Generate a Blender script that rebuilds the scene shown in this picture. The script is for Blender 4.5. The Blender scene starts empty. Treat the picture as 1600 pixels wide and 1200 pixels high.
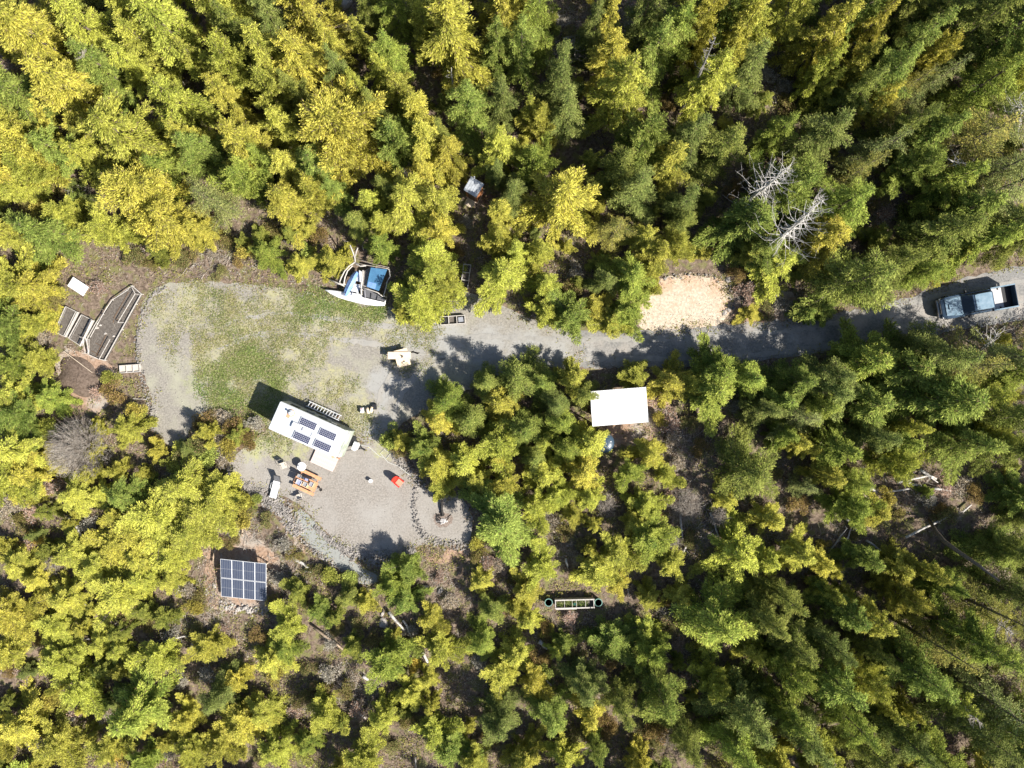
import bpy, bmesh, math, random
import numpy as np
from mathutils import Vector, Matrix, Euler
random.seed(7); RNG = np.random.default_rng(7)
S = bpy.context.scene
COL = S.collection
# ------------------------------------------------------------------ camera, light, exposure
CAMH = 60.0; PXM = 18.5            # camera height; photo pixels per metre on the ground
cam_d = bpy.data.cameras.new('camera'); cam = bpy.data.objects.new('camera', cam_d); COL.objects.link(cam)
cam.location = (0, 0, CAMH); cam.rotation_euler = (0, 0, 0)
cam_d.sensor_width = 36; cam_d.lens = 18 * (CAMH * PXM) / 800; cam_d.clip_end = 2000; cam_d.clip_start = 0.5
S.camera = cam
SUN_EL = math.radians(41.5); SD = Vector((0.862, -0.507, 0)).normalized()
sun_dir = Vector((SD.x * math.cos(SUN_EL), SD.y * math.cos(SUN_EL), math.sin(SUN_EL)))
w = bpy.data.worlds.new('World'); S.world = w; w.use_nodes = True
nt = w.node_tree; bg = nt.nodes['Background']
sky = nt.nodes.new('ShaderNodeTexSky'); sky.sky_type = 'NISHITA'; sky.sun_disc = False
sky.sun_elevation = SUN_EL; sky.sun_rotation = math.atan2(SD.x, SD.y); sky.altitude = 100
nt.links.new(sky.outputs[0], bg.inputs[0]); bg.inputs[1].default_value = 0.072
sl = bpy.data.lights.new('sun', 'SUN'); so = bpy.data.objects.new('sun', sl); COL.objects.link(so)
sl.energy = 5.0; sl.angle = math.radians(0.5); sl.color = (1, 0.95, 0.86)
so.rotation_euler = (-sun_dir).to_track_quat('-Z', 'Y').to_euler(); so.location = sun_dir * 80
S.view_settings.view_transform = 'Standard'; S.view_settings.look = 'None'
S.view_settings.exposure = 1.0; S.view_settings.gamma = 1; S.view_settings.use_curve_mapping = False
S.cycles.max_bounces = 5; S.cycles.diffuse_bounces = 2; S.cycles.glossy_bounces = 2; S.cycles.transmission_bounces = 3; S.cycles.caustics_reflective = False; S.cycles.caustics_refractive = False

def W(px, py, h=0.0):
    k = (CAMH - h) / CAMH / PXM
    return ((px - 800) * k, (600 - py) * k)

# ------------------------------------------------------------------ materials
def rgb(c): return (c[0], c[1], c[2], 1)
def mat(name, c, rough=0.8, metal=0.0, c2=None, scale=6.0, detail=6, bump=0.0, bscale=None, spec=0.4, thresh=(0.35, 0.65), c3=None, s3=1.0, t3=(0.5, 0.7)):
    m = bpy.data.materials.new(name); m.use_nodes = True; n = m.node_tree.nodes; L = m.node_tree.links
    b = n['Principled BSDF']; b.inputs['Roughness'].default_value = rough; b.inputs['Metallic'].default_value = metal
    b.inputs['Specular IOR Level'].default_value = spec
    tc = n.new('ShaderNodeTexCoord')
    if c2 is None: c2 = tuple(x * 0.8 for x in c)
    no = n.new('ShaderNodeTexNoise'); no.inputs['Scale'].default_value = scale; no.inputs['Detail'].default_value = detail; no.inputs['Roughness'].default_value = 0.65
    L.new(tc.outputs['Object'], no.inputs['Vector'])
    r = n.new('ShaderNodeValToRGB'); r.color_ramp.elements[0].position = thresh[0]; r.color_ramp.elements[1].position = thresh[1]
    r.color_ramp.elements[0].color = rgb(c2); r.color_ramp.elements[1].color = rgb(c)
    L.new(no.outputs['Fac'], r.inputs[0]); out = r.outputs[0]
    if c3 is not None:
        n3 = n.new('ShaderNodeTexNoise'); n3.inputs['Scale'].default_value = s3; n3.inputs['Detail'].default_value = 5
        mp = n.new('ShaderNodeMapping'); mp.inputs['Location'].default_value = (13, 7, 3); L.new(tc.outputs['Object'], mp.inputs[0]); L.new(mp.outputs[0], n3.inputs['Vector'])
        r3 = n.new('ShaderNodeMapRange'); r3.inputs[1].default_value = t3[0]; r3.inputs[2].default_value = t3[1]; L.new(n3.outputs['Fac'], r3.inputs[0])
        mx = n.new('ShaderNodeMixRGB'); mx.inputs[2].default_value = rgb(c3); L.new(r3.outputs[0], mx.inputs[0]); L.new(out, mx.inputs[1]); out = mx.outputs[0]
    L.new(out, b.inputs['Base Color'])
    if bump > 0:
        nb = n.new('ShaderNodeTexNoise'); nb.inputs['Scale'].default_value = bscale or scale * 2; nb.inputs['Detail'].default_value = 4
        L.new(tc.outputs['Object'], nb.inputs['Vector'])
        bp = n.new('ShaderNodeBump'); bp.inputs['Strength'].default_value = bump; bp.inputs['Distance'].default_value = 0.05
        L.new(nb.outputs['Fac'], bp.inputs['Height']); L.new(bp.outputs[0], b.inputs['Normal'])
    return m

def leaf_mat(name, ca, cb, tipc, twig, trans=0.35, tipamt=0.8, nscale=0.9, twigp=0.93):
    """leaves: clump noise between two greens, new growth at the tips, a few dead brown sprays; tinted per tree"""
    m = bpy.data.materials.new(name); m.use_nodes = True; n = m.node_tree.nodes; L = m.node_tree.links
    n.remove(n['Principled BSDF']); out = n['Material Output']
    tc = n.new('ShaderNodeTexCoord'); oi = n.new('ShaderNodeObjectInfo'); ge = n.new('ShaderNodeNewGeometry')
    no = n.new('ShaderNodeTexNoise'); no.inputs['Scale'].default_value = nscale; no.inputs['Detail'].default_value = 3
    no.noise_dimensions = '4D'; L.new(tc.outputs['Object'], no.inputs['Vector'])
    mw = n.new('ShaderNodeMath'); mw.operation = 'MULTIPLY'; mw.inputs[1].default_value = 40; L.new(oi.outputs['Random'], mw.inputs[0]); L.new(mw.outputs[0], no.inputs['W'])
    mr = n.new('ShaderNodeMapRange'); mr.inputs[1].default_value = 0.36; mr.inputs[2].default_value = 0.62; L.new(no.outputs['Fac'], mr.inputs[0])
    m1 = n.new('ShaderNodeMixRGB'); m1.inputs[1].default_value = rgb(ca); m1.inputs[2].default_value = rgb(cb); L.new(mr.outputs[0], m1.inputs[0])
    at = n.new('ShaderNodeAttribute'); at.attribute_name = 'tip'
    mt = n.new('ShaderNodeMath'); mt.operation = 'MULTIPLY'; mt.inputs[1].default_value = tipamt; L.new(at.outputs['Fac'], mt.inputs[0])
    m2 = n.new('ShaderNodeMixRGB'); m2.inputs[2].default_value = rgb(tipc); L.new(mt.outputs[0], m2.inputs[0]); L.new(m1.outputs[0], m2.inputs[1])
    mu = n.new('ShaderNodeMixRGB'); mu.blend_type = 'MULTIPLY'; mu.inputs[0].default_value = 1; L.new(m2.outputs[0], mu.inputs[1]); L.new(oi.outputs['Color'], mu.inputs[2])
    br = n.new('ShaderNodeMapRange'); br.inputs[3].default_value = 0.38; br.inputs[4].default_value = 1.5; L.new(ge.outputs['Random Per Island'], br.inputs[0])
    mb = n.new('ShaderNodeMixRGB'); mb.blend_type = 'MULTIPLY'; mb.inputs[0].default_value = 1; L.new(mu.outputs[0], mb.inputs[1]); L.new(br.outputs[0], mb.inputs[2])
    gt = n.new('ShaderNodeMath'); gt.operation = 'GREATER_THAN'; gt.inputs[1].default_value = twigp; L.new(ge.outputs['Random Per Island'], gt.inputs[0])
    m3 = n.new('ShaderNodeMixRGB'); m3.inputs[2].default_value = rgb(twig); L.new(gt.outputs[0], m3.inputs[0]); L.new(mb.outputs[0], m3.inputs[1])
    d = n.new('ShaderNodeBsdfDiffuse'); t = n.new('ShaderNodeBsdfTranslucent'); mx = n.new('ShaderNodeMixShader'); mx.inputs[0].default_value = trans
    L.new(m3.outputs[0], d.inputs[0]); L.new(m3.outputs[0], t.inputs[0]); L.new(d.outputs[0], mx.inputs[1]); L.new(t.outputs[0], mx.inputs[2])
    L.new(mx.outputs[0], out.inputs[0])
    return m

M = {}
M['cedar'] = leaf_mat('cedar_foliage', (0.32, 0.335, 0.062), (0.60, 0.565, 0.10), (0.80, 0.73, 0.155), (0.22, 0.17, 0.09), trans=0.30, twigp=0.93)
M['fir'] = leaf_mat('fir_foliage', (0.13, 0.18, 0.05), (0.24, 0.28, 0.07), (0.39, 0.41, 0.12), (0.16, 0.12, 0.07), trans=0.2, twigp=0.96)
M['green'] = leaf_mat('green_foliage', (0.165, 0.22, 0.048), (0.345, 0.37, 0.075), (0.54, 0.53, 0.115), (0.22, 0.16, 0.08), trans=0.27, twigp=0.96)
M['bush'] = leaf_mat('bush_foliage', (0.14, 0.16, 0.05), (0.28, 0.25, 0.09), (0.38, 0.33, 0.11), (0.32, 0.20, 0.12), trans=0.3, twigp=0.85)
M['under'] = leaf_mat('undergrowth_foliage', (0.17, 0.19, 0.05), (0.34, 0.33, 0.10), (0.52, 0.48, 0.13), (0.32, 0.22, 0.15), trans=0.25, nscale=0.35, twigp=0.75)
M['dry'] = leaf_mat('dry_bracken', (0.28, 0.20, 0.14), (0.42, 0.34, 0.26), (0.50, 0.43, 0.31), (0.42, 0.39, 0.35), trans=0.15, nscale=0.4, twigp=0.8)
M['bark'] = mat('bark', (0.20, 0.16, 0.12), c2=(0.08, 0.06, 0.045), scale=9, bump=0.5)
M['deadwood'] = mat('bleached_wood', (0.62, 0.59, 0.55), c2=(0.36, 0.33, 0.30), scale=7, bump=0.4)
M['greywood'] = mat('grey_wood', (0.30, 0.28, 0.26), c2=(0.15, 0.135, 0.12), scale=7, bump=0.4)
M['twig'] = mat('twig_wood', (0.44, 0.40, 0.35), c2=(0.20, 0.16, 0.13), scale=3)
M['brownlog'] = mat('brown_log', (0.42, 0.32, 0.23), c2=(0.22, 0.16, 0.11), scale=7, bump=0.4)
M['floor'] = mat('forest_floor', (0.25, 0.19, 0.145), c2=(0.08, 0.058, 0.042), scale=3.2, detail=14, bump=1.0, bscale=9, thresh=(0.36, 0.64), c3=(0.17, 0.16, 0.07), s3=1.6, t3=(0.5, 0.62), spec=0.1)
M['gravel'] = mat('gravel', (0.335, 0.31, 0.268), c2=(0.19, 0.175, 0.152), scale=7, detail=10, bump=0.7, bscale=26, c3=(0.34, 0.33, 0.25), s3=0.5, t3=(0.5, 0.75), spec=0.15)
M['patio'] = mat('patio_gravel', (0.345, 0.312, 0.278), c2=(0.20, 0.182, 0.16), scale=7, detail=10, bump=0.7, bscale=26, c3=(0.33, 0.31, 0.285), s3=0.3, t3=(0.45, 0.7), spec=0.15)
M['road'] = mat('road_gravel', (0.28, 0.272, 0.258), c2=(0.16, 0.156, 0.15), scale=6, detail=10, bump=0.7, bscale=24, c3=(0.40, 0.36, 0.32), s3=0.35, t3=(0.5, 0.75), spec=0.15)
M['pathm'] = mat('path_gravel', (0.30, 0.305, 0.285), c2=(0.23, 0.235, 0.22), scale=14, detail=8, bump=0.4, bscale=26, spec=0.15)
M['chips'] = mat('wood_chips', (0.64, 0.55, 0.43), c2=(0.38, 0.31, 0.24), scale=5, detail=12, bump=0.9, bscale=18, c3=(0.46, 0.34, 0.25), s3=1.2, t3=(0.55, 0.75), spec=0.1)
M['bare'] = mat('bare_soil', (0.42, 0.29, 0.21), c2=(0.24, 0.16, 0.11), scale=4, detail=12, bump=0.8, bscale=16, c3=(0.36, 0.33, 0.29), s3=0.5, t3=(0.5, 0.7), spec=0.1)
M['soil'] = mat('dark_soil', (0.17, 0.15, 0.13), c2=(0.085, 0.073, 0.064), scale=7, detail=10, bump=0.9, bscale=18, spec=0.1)
M['mound'] = mat('compost', (0.19, 0.145, 0.115), c2=(0.09, 0.065, 0.05), scale=5, detail=12, bump=0.9, bscale=16, spec=0.1)
M['stone'] = mat('rubble_stone', (0.34, 0.31, 0.285), c2=(0.15, 0.14, 0.13), scale=2.2, detail=6, bump=0.4, spec=0.2)
M['pale_stone'] = mat('pale_stone', (0.46, 0.42, 0.385), c2=(0.27, 0.245, 0.22), scale=3, bump=0.4)
M['white'] = mat('white_paint', (0.80, 0.80, 0.80), c2=(0.72, 0.72, 0.72), rough=0.45, scale=1.5)
M['roofw'] = mat('white_roof_membrane', (0.56, 0.58, 0.61), c2=(0.44, 0.465, 0.50), rough=0.5, scale=2.2, thresh=(0.3, 0.6))
M['siding'] = mat('grey_siding', (0.46, 0.48, 0.45), c2=(0.30, 0.33, 0.27), rough=0.5, scale=1.2, c3=(0.20, 0.24, 0.15), s3=0.8, t3=(0.5, 0.7))
M['trim'] = mat('trim_grey', (0.32, 0.32, 0.36), rough=0.5)
M['black'] = mat('black_plastic', (0.025, 0.025, 0.028), rough=0.5)
M['rubber'] = mat('tyre_rubber', (0.03, 0.03, 0.03), rough=0.9)
M['steel'] = mat('steel', (0.5, 0.5, 0.52), rough=0.35, metal=0.9)
M['alu'] = mat('painted_aluminium', (0.75, 0.76, 0.78), rough=0.4)
M['cell'] = mat('solar_cell', (0.055, 0.068, 0.105), c2=(0.045, 0.055, 0.085), rough=0.22, scale=3, spec=0.5)
M['cellb'] = mat('solar_cell_blue', (0.03, 0.035, 0.09), c2=(0.025, 0.03, 0.07), rough=0.25, scale=3, spec=0.5)
M['canopy'] = mat('white_metal_sheet', (0.80, 0.80, 0.81), c2=(0.70, 0.70, 0.69), rough=0.4, scale=0.9, c3=(0.50, 0.48, 0.42), s3=2.2, t3=(0.68, 0.78))
M['lumber'] = mat('lumber', (0.62, 0.52, 0.40), c2=(0.46, 0.37, 0.28), scale=5, bump=0.15)
M['palewood'] = mat('pale_weathered_wood', (0.54, 0.51, 0.47), c2=(0.36, 0.33, 0.30), scale=6, bump=0.2)
M['plywood'] = mat('plywood', (0.80, 0.66, 0.47), c2=(0.70, 0.55, 0.38), scale=3, rough=0.6)
M['orange'] = mat('orange_stain', (0.66, 0.36, 0.20), c2=(0.50, 0.24, 0.12), scale=5, rough=0.6)
M['cedarwood'] = mat('cedar_boards', (0.50, 0.20, 0.075), c2=(0.28, 0.12, 0.06), scale=4, bump=0.2)
M['darkwood'] = mat('dark_boards', (0.16, 0.10, 0.06), c2=(0.09, 0.06, 0.04), scale=5, bump=0.2)
M['tin'] = mat('galvanised_sheet', (0.55, 0.58, 0.62), c2=(0.36, 0.38, 0.41), rough=0.45, metal=0.3, scale=1.8)
M['deck'] = mat('deck_boards', (0.66, 0.54, 0.49), c2=(0.54, 0.43, 0.39), scale=4, rough=0.7)
M['truck'] = mat('truck_paint', (0.045, 0.075, 0.12), c2=(0.04, 0.065, 0.10), rough=0.22, scale=2, spec=0.6)
M['truck'].node_tree.nodes['Principled BSDF'].inputs['Coat Weight'].default_value = 0.5
M['truck_sunlit'] = mat('truck_paint_sunlit', (0.24, 0.32, 0.39), c2=(0.15, 0.23, 0.30), scale=3, rough=0.2, spec=0.6)  # paler truck blue, sunlight painted into the roof, bonnet and bed rails
M['glass'] = mat('tinted_glass', (0.02, 0.03, 0.045), rough=0.08, spec=0.6)
M['bedliner'] = mat('bed_liner', (0.62, 0.60, 0.60), c2=(0.42, 0.41, 0.42), rough=0.5, scale=5)
M['blue'] = mat('blue_tarp', (0.20, 0.34, 0.62), c2=(0.14, 0.24, 0.48), rough=0.35, scale=2, bump=0.3)
M['teal'] = mat('teal_tarp', (0.07, 0.19, 0.32), c2=(0.05, 0.13, 0.24), rough=0.3, scale=1.6, bump=0.3)
M['tealdk'] = mat('dark_green_plastic', (0.02, 0.14, 0.12), rough=0.4)
M['tealrim'] = mat('pale_green_rim', (0.17, 0.32, 0.28), rough=0.4)
M['mesh'] = mat('grey_netting', (0.16, 0.16, 0.17), c2=(0.06, 0.06, 0.065), scale=16, rough=0.8)
M['red'] = mat('red_plastic', (0.75, 0.035, 0.02), rough=0.45)
M['salmon'] = mat('faded_red_seat', (0.78, 0.26, 0.17), rough=0.6)
M['lilac'] = mat('lilac_plastic', (0.34, 0.36, 0.55), rough=0.5)
M['greytub'] = mat('grey_plastic', (0.30, 0.31, 0.34), rough=0.5)
M['beige'] = mat('beige_fabric', (0.56, 0.49, 0.41), c2=(0.46, 0.41, 0.35), rough=0.9)
M['ash'] = mat('ash', (0.62, 0.60, 0.59), c2=(0.25, 0.23, 0.22), scale=7, bump=0.6)
M['char'] = mat('charred_wood', (0.035, 0.03, 0.028), c2=(0.015, 0.013, 0.012), scale=6, bump=0.5)
M['burnt'] = mat('burnt_ground', (0.30, 0.24, 0.20), c2=(0.11, 0.08, 0.065), scale=6, detail=10, bump=0.5)
M['tank'] = mat('tank_plastic', (0.045, 0.075, 0.11), rough=0.35)
M['concrete'] = mat('concrete_block', (0.44, 0.42, 0.40), c2=(0.34, 0.32, 0.30), scale=8, bump=0.2)
M['grass'] = leaf_mat('grass_blades', (0.16, 0.24, 0.05), (0.36, 0.36, 0.13), (0.46, 0.44, 0.2), (0.50, 0.43, 0.28), trans=0.3, nscale=0.5, twigp=0.72)
M['lawn'] = leaf_mat('lush_grass', (0.15, 0.24, 0.06), (0.27, 0.33, 0.10), (0.36, 0.39, 0.14), (0.45, 0.40, 0.22), trans=0.3, nscale=0.5, twigp=0.88)
M['hose'] = mat('pale_hose', (0.60, 0.60, 0.56), rough=0.5)

def blobs(m, spots, c, c2, s, amt=1.0, t=(0.35, 0.6)):
    """soft ground cover tint at real places (moss and thin grass, wheel-packed fines): spots are x, y, radius in metres"""
    n = m.node_tree.nodes; L = m.node_tree.links; b = n['Principled BSDF']; src = b.inputs['Base Color'].links[0].from_socket
    tc = n.new('ShaderNodeTexCoord'); acc = None
    for x, y, r in spots:
        d = n.new('ShaderNodeVectorMath'); d.operation = 'DISTANCE'; d.inputs[1].default_value = (x, y, 0); L.new(tc.outputs['Object'], d.inputs[0])
        mr = n.new('ShaderNodeMapRange'); mr.interpolation_type = 'SMOOTHSTEP'; mr.inputs[1].default_value = r * 1.35; mr.inputs[2].default_value = r * .25; L.new(d.outputs['Value'], mr.inputs[0])
        if acc is None: acc = mr.outputs[0]
        else: mm = n.new('ShaderNodeMath'); mm.operation = 'MAXIMUM'; L.new(acc, mm.inputs[0]); L.new(mr.outputs[0], mm.inputs[1]); acc = mm.outputs[0]
    no = n.new('ShaderNodeTexNoise'); no.inputs['Scale'].default_value = s; no.inputs['Detail'].default_value = 9; no.inputs['Roughness'].default_value = .7; L.new(tc.outputs['Object'], no.inputs['Vector'])
    ad = n.new('ShaderNodeMath'); ad.operation = 'MULTIPLY_ADD'; ad.inputs[1].default_value = .42; L.new(acc, ad.inputs[0]); L.new(no.outputs['Fac'], ad.inputs[2])
    r2 = n.new('ShaderNodeMapRange'); r2.inputs[1].default_value = t[0] + .42; r2.inputs[2].default_value = t[1] + .42; r2.inputs[4].default_value = amt; L.new(ad.outputs[0], r2.inputs[0])
    cl = n.new('ShaderNodeMixRGB'); cl.inputs[1].default_value = rgb(c); cl.inputs[2].default_value = rgb(c2); n4 = n.new('ShaderNodeTexNoise'); n4.inputs['Scale'].default_value = s * 4; n4.inputs['Detail'].default_value = 4; L.new(tc.outputs['Object'], n4.inputs['Vector']); L.new(n4.outputs['Fac'], cl.inputs[0])
    mx = n.new('ShaderNodeMixRGB'); L.new(r2.outputs[0], mx.inputs[0]); L.new(src, mx.inputs[1]); L.new(cl.outputs[0], mx.inputs[2]); L.new(mx.outputs[0], b.inputs['Base Color'])
def wr(l): return [(*W(x, y), r) for x, y, r in l]
blobs(M['gravel'], wr([(370, 520, 4.5), (470, 560, 4), (440, 620, 3), (300, 480, 3), (520, 500, 4), (560, 640, 2.4), (520, 600, 3), (330, 560, 3), (610, 520, 2.5), (440, 480, 3.5), (425, 690, 2), (260, 500, 2)]), (0.30, 0.31, 0.13), (0.48, 0.43, 0.24), 1.4, .75, (.36, .62))
blobs(M['gravel'], wr([(345, 605, 2.6), (392, 592, 3.0), (375, 622, 2.4), (408, 640, 2.2), (425, 600, 1.6), (490, 478, 2.2), (545, 482, 2.0), (590, 487, 1.3), (398, 562, 1.4), (300, 600, 1.4), (570, 655, 1.0)]), (0.22, 0.28, 0.10), (0.42, 0.42, 0.20), 1.9, .62, (.36, .66))
blobs(M['gravel'], wr([(640, 530, 2.5), (700, 530, 2.5), (760, 540, 2.5), (820, 545, 2.5), (590, 655, 2), (600, 600, 2.2), (585, 690, 1.8), (870, 545, 2)]), (0.30, 0.30, 0.29), (0.36, 0.35, 0.33), .8, .85, (.25, .5))
TRK = [(1560, 468), (1480, 480), (1400, 500), (1320, 520), (1240, 533), (1160, 540), (1080, 543), (1000, 544), (920, 545), (840, 544), (760, 540), (690, 545), (640, 565)]
for off in (-9, 9): blobs(M['road'], wr([(x, y + off, .32 if False else .9) for x, y in TRK[1:9]]), (0.36, 0.345, 0.325), (0.42, 0.40, 0.37), 2.0, .6, (.3, .6))
blobs(M['patio'], wr([(400, 700, 2), (440, 700, 1.8), (420, 685, 1.6), (470, 705, 1.2), (600, 700, 1.6)]), (0.28, 0.32, 0.11), (0.46, 0.43, 0.22), 1.6, .8, (.34, .6))
blobs(M['chips'], wr([(1000, 470, 1.2), (1120, 450, 1.4), (1135, 480, 1.2), (1035, 445, 1.5), (1080, 438, 1.4)]), (0.40, 0.24, 0.15), (0.56, 0.38, 0.26), 1.4, .8, (.3, .6))

# ------------------------------------------------------------------ mesh helper
class MB:
    def __init__(s): s.v = []; s.f = []
    def add(s, vs, fs):
        o = len(s.v); s.v += [tuple(v) for v in vs]; s.f += [tuple(i + o for i in f) for f in fs]; return s
    def box(s, c, d, rz=0, rx=0, ry=0, bev=0):
        R = Euler((rx, ry, rz)).to_matrix(); c = Vector(c); x, y, z = d[0] / 2, d[1] / 2, d[2] / 2
        if bev <= 0 or bev * 2 >= min(d):
            P = [(-x, -y, -z), (x, -y, -z), (x, y, -z), (-x, y, -z), (-x, -y, z), (x, -y, z), (x, y, z), (-x, y, z)]
            return s.add([c + R @ Vector(p) for p in P], [(0, 3, 2, 1), (4, 5, 6, 7), (0, 1, 5, 4), (1, 2, 6, 5), (2, 3, 7, 6), (3, 0, 4, 7)])
        b = bev; P = []
        for zz, i in ((-z, b), (-z + b, 0), (z - b, 0), (z, b)):
            P += [(-x + i, -y + i, zz), (x - i, -y + i, zz), (x - i, y - i, zz), (-x + i, y - i, zz)]
        F = [(0, 3, 2, 1), (12, 13, 14, 15)]
        for k in range(3):
            for j in range(4): F.append((4 * k + j, 4 * k + (j + 1) % 4, 4 * k + 4 + (j + 1) % 4, 4 * k + 4 + j))
        return s.add([c + R @ Vector(p) for p in P], F)
    def tube(s, pts, rad, n=6, cap=True):
        pts = [Vector(p) for p in pts]
        if not hasattr(rad, '__len__'): rad = [rad] * len(pts)
        vs = []; fs = []; prev = None
        for i, p in enumerate(pts):
            t = (pts[min(i + 1, len(pts) - 1)] - pts[max(i - 1, 0)])
            if t.length < 1e-9: t = Vector((0, 0, 1))
            t.normalize()
            a = t.orthogonal().normalized() if prev is None else (prev - t * prev.dot(t)).normalized()
            prev = a; b = t.cross(a)
            for k in range(n):
                an = 2 * math.pi * k / n; vs.append(p + (a * math.cos(an) + b * math.sin(an)) * rad[i])
        for i in range(len(pts) - 1):
            for k in range(n): fs.append((i * n + k, i * n + (k + 1) % n, (i + 1) * n + (k + 1) % n, (i + 1) * n + k))
        if cap: fs.append(tuple(range(n - 1, -1, -1))); fs.append(tuple((len(pts) - 1) * n + k for k in range(n)))
        return s.add(vs, fs)
    def prism(s, poly, z0, z1):
        n = len(poly); a = sum(poly[i][0] * poly[(i + 1) % n][1] - poly[(i + 1) % n][0] * poly[i][1] for i in range(n))
        if a < 0: poly = poly[::-1]
        vs = [(x, y, z0) for x, y in poly] + [(x, y, z1) for x, y in poly]
        fs = [tuple(range(n - 1, -1, -1)), tuple(range(n, 2 * n))] + [(i, (i + 1) % n, n + (i + 1) % n, n + i) for i in range(n)]
        return s.add(vs, fs)
    def lathe(s, prof, n=16, c=(0, 0, 0)):
        vs = []; fs = []
        for r, z in prof:
            for k in range(n): a = 2 * math.pi * k / n; vs.append((c[0] + r * math.cos(a), c[1] + r * math.sin(a), c[2] + z))
        for i in range(len(prof) - 1):
            for k in range(n): fs.append((i * n + k, i * n + (k + 1) % n, (i + 1) * n + (k + 1) % n, (i + 1) * n + k))
        fs.append(tuple(range(n - 1, -1, -1))); fs.append(tuple((len(prof) - 1) * n + k for k in range(n)))
        return s.add(vs, fs)
    def loft(s, secs):
        n = len(secs[0]); vs = [p for q in secs for p in q]; fs = []
        for i in range(len(secs) - 1):
            for k in range(n): fs.append((i * n + k, i * n + (k + 1) % n, (i + 1) * n + (k + 1) % n, (i + 1) * n + k))
        fs.append(tuple(range(n - 1, -1, -1))); fs.append(tuple((len(secs) - 1) * n + k for k in range(n)))
        return s.add(vs, fs)
    def mesh(s, name, m, smooth=False):
        me = bpy.data.meshes.new(name); me.from_pydata(s.v, [], s.f); me.materials.append(m)
        if smooth: me.polygons.foreach_set('use_smooth', [True] * len(me.polygons))
        me.update(); return me
    def build(s, name, m, parent=None, smooth=False, loc=(0, 0, 0)):
        return link(name, s.mesh(name, m, smooth), parent, loc)
def link(name, me, parent=None, loc=(0, 0, 0), rot=(0, 0, 0)):
    o = bpy.data.objects.new(name, me); COL.objects.link(o); o.location = loc; o.rotation_euler = rot
    if parent is not None: o.parent = parent
    return o
def tag(o, label=None, cat=None, group=None, kind=None):
    if label: o['label'] = label
    if cat: o['category'] = cat
    if group: o['group'] = group
    if kind: o['kind'] = kind
    return o
def thing(name, label, cat, loc, rz=0, group=None):
    o = bpy.data.objects.new(name, None); COL.objects.link(o); o.location = loc; o.rotation_euler = (0, 0, rz); o.empty_display_size = 0.2
    return tag(o, label, cat, group)
def quads_mesh(name, P, D, N, Ln, Wd, m, tip=None):
    """diamond leaf cards: base P, direction D, normal N"""
    D = D / (np.linalg.norm(D, axis=1, keepdims=True) + 1e-9); B = np.cross(D, N); B /= (np.linalg.norm(B, axis=1, keepdims=True) + 1e-9)
    k = len(P); V = np.empty((k, 4, 3)); L_ = Ln[:, None]; W_ = Wd[:, None]
    up = np.cross(B, D)
    V[:, 0] = P; V[:, 1] = P + D * L_ * 0.55 + B * W_ * 0.5 - up * W_ * 0.15; V[:, 2] = P + D * L_; V[:, 3] = P + D * L_ * 0.55 - B * W_ * 0.5 - up * W_ * 0.15
    me = bpy.data.meshes.new(name); me.vertices.add(k * 4); me.vertices.foreach_set('co', V.ravel().astype(np.float32))
    me.loops.add(k * 4); me.loops.foreach_set('vertex_index', np.arange(k * 4, dtype=np.int32))
    me.polygons.add(k); me.polygons.foreach_set('loop_start', np.arange(0, k * 4, 4, dtype=np.int32))
    if tip is not None:
        a = me.attributes.new('tip', 'FLOAT', 'POINT'); a.data.foreach_set('value', np.repeat(tip, 4).astype(np.float32))
    me.materials.append(m); me.update(calc_edges=True); me.validate(); return me

# ------------------------------------------------------------------ outlines on the ground (photo pixels)
CLEAR = [(240,452),(290,440),(360,442),(430,448),(500,460),(560,472),(610,480),(660,492),(690,482),(702,464),(715,455),(740,460),(770,470),(800,485),(830,499),(870,512),(900,518),(905,545),(900,572),(860,574),(800,582),(750,602),(700,628),(660,642),(630,662),(603,680),(560,692),(480,690),(425,672),(400,642),(360,630),(325,642),(300,667),(285,692),(262,694),(234,660),(237,620),(222,580),(215,530),(222,480)]
ROAD = [(900,518),(950,518),(1000,515),(1060,513),(1120,508),(1180,503),(1240,498),(1300,490),(1360,478),(1420,465),(1460,450),(1500,438),(1560,422),(1620,412),(1900,370),(1900,450),(1610,498),(1560,506),(1500,514),(1420,532),(1300,548),(1200,562),(1100,572),(1060,575),(1000,572),(940,574),(900,572),(905,545)]
PATIO = [(355,735),(375,705),(400,682),(425,672),(480,690),(560,692),(603,680),(640,735),(655,760),(700,772),(730,788),(737,830),(722,850),(660,852),(600,868),(562,872),(535,852),(500,822),(470,790),(430,770),(385,760),(360,750)]
PATH = [(470,795),(492,815),(520,848),(555,880),(592,902),(572,914),(540,896),(500,866),(472,838),(458,812)]
CHIPS = [(992,455),(1030,436),(1080,431),(1128,437),(1141,458),(1143,480),(1135,495),(1122,508),(1060,513),(1004,514),(990,482)]
BARE = [((955,655),(1015,600),(1060,640),(1110,680),(1120,720),(1060,740),(1010,690),(950,700)),
        ((1145,455),(1200,440),(1250,470),(1230,500),(1150,502)),
        ((85,560),(150,548),(180,585),(160,640),(100,625)), ((340,830),(400,790),(460,830),(480,900),(440,960),(330,950),(320,880)),
        ((640,880),(760,850),(800,870),(770,910),(660,930))]
def inpoly(X, Y, poly):
    c = np.zeros(X.shape, bool); n = len(poly)
    for i in range(n):
        x1, y1 = poly[i]; x2, y2 = poly[(i + 1) % n]
        m_ = ((y1 > Y) != (y2 > Y)); 
        with np.errstate(divide='ignore', invalid='ignore'):
            c ^= m_ & (X < (x2 - x1) * (Y - y1) / (y2 - y1 + 1e-12) + x1)
    return c
def wp(poly): return [W(*p) for p in poly]
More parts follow.
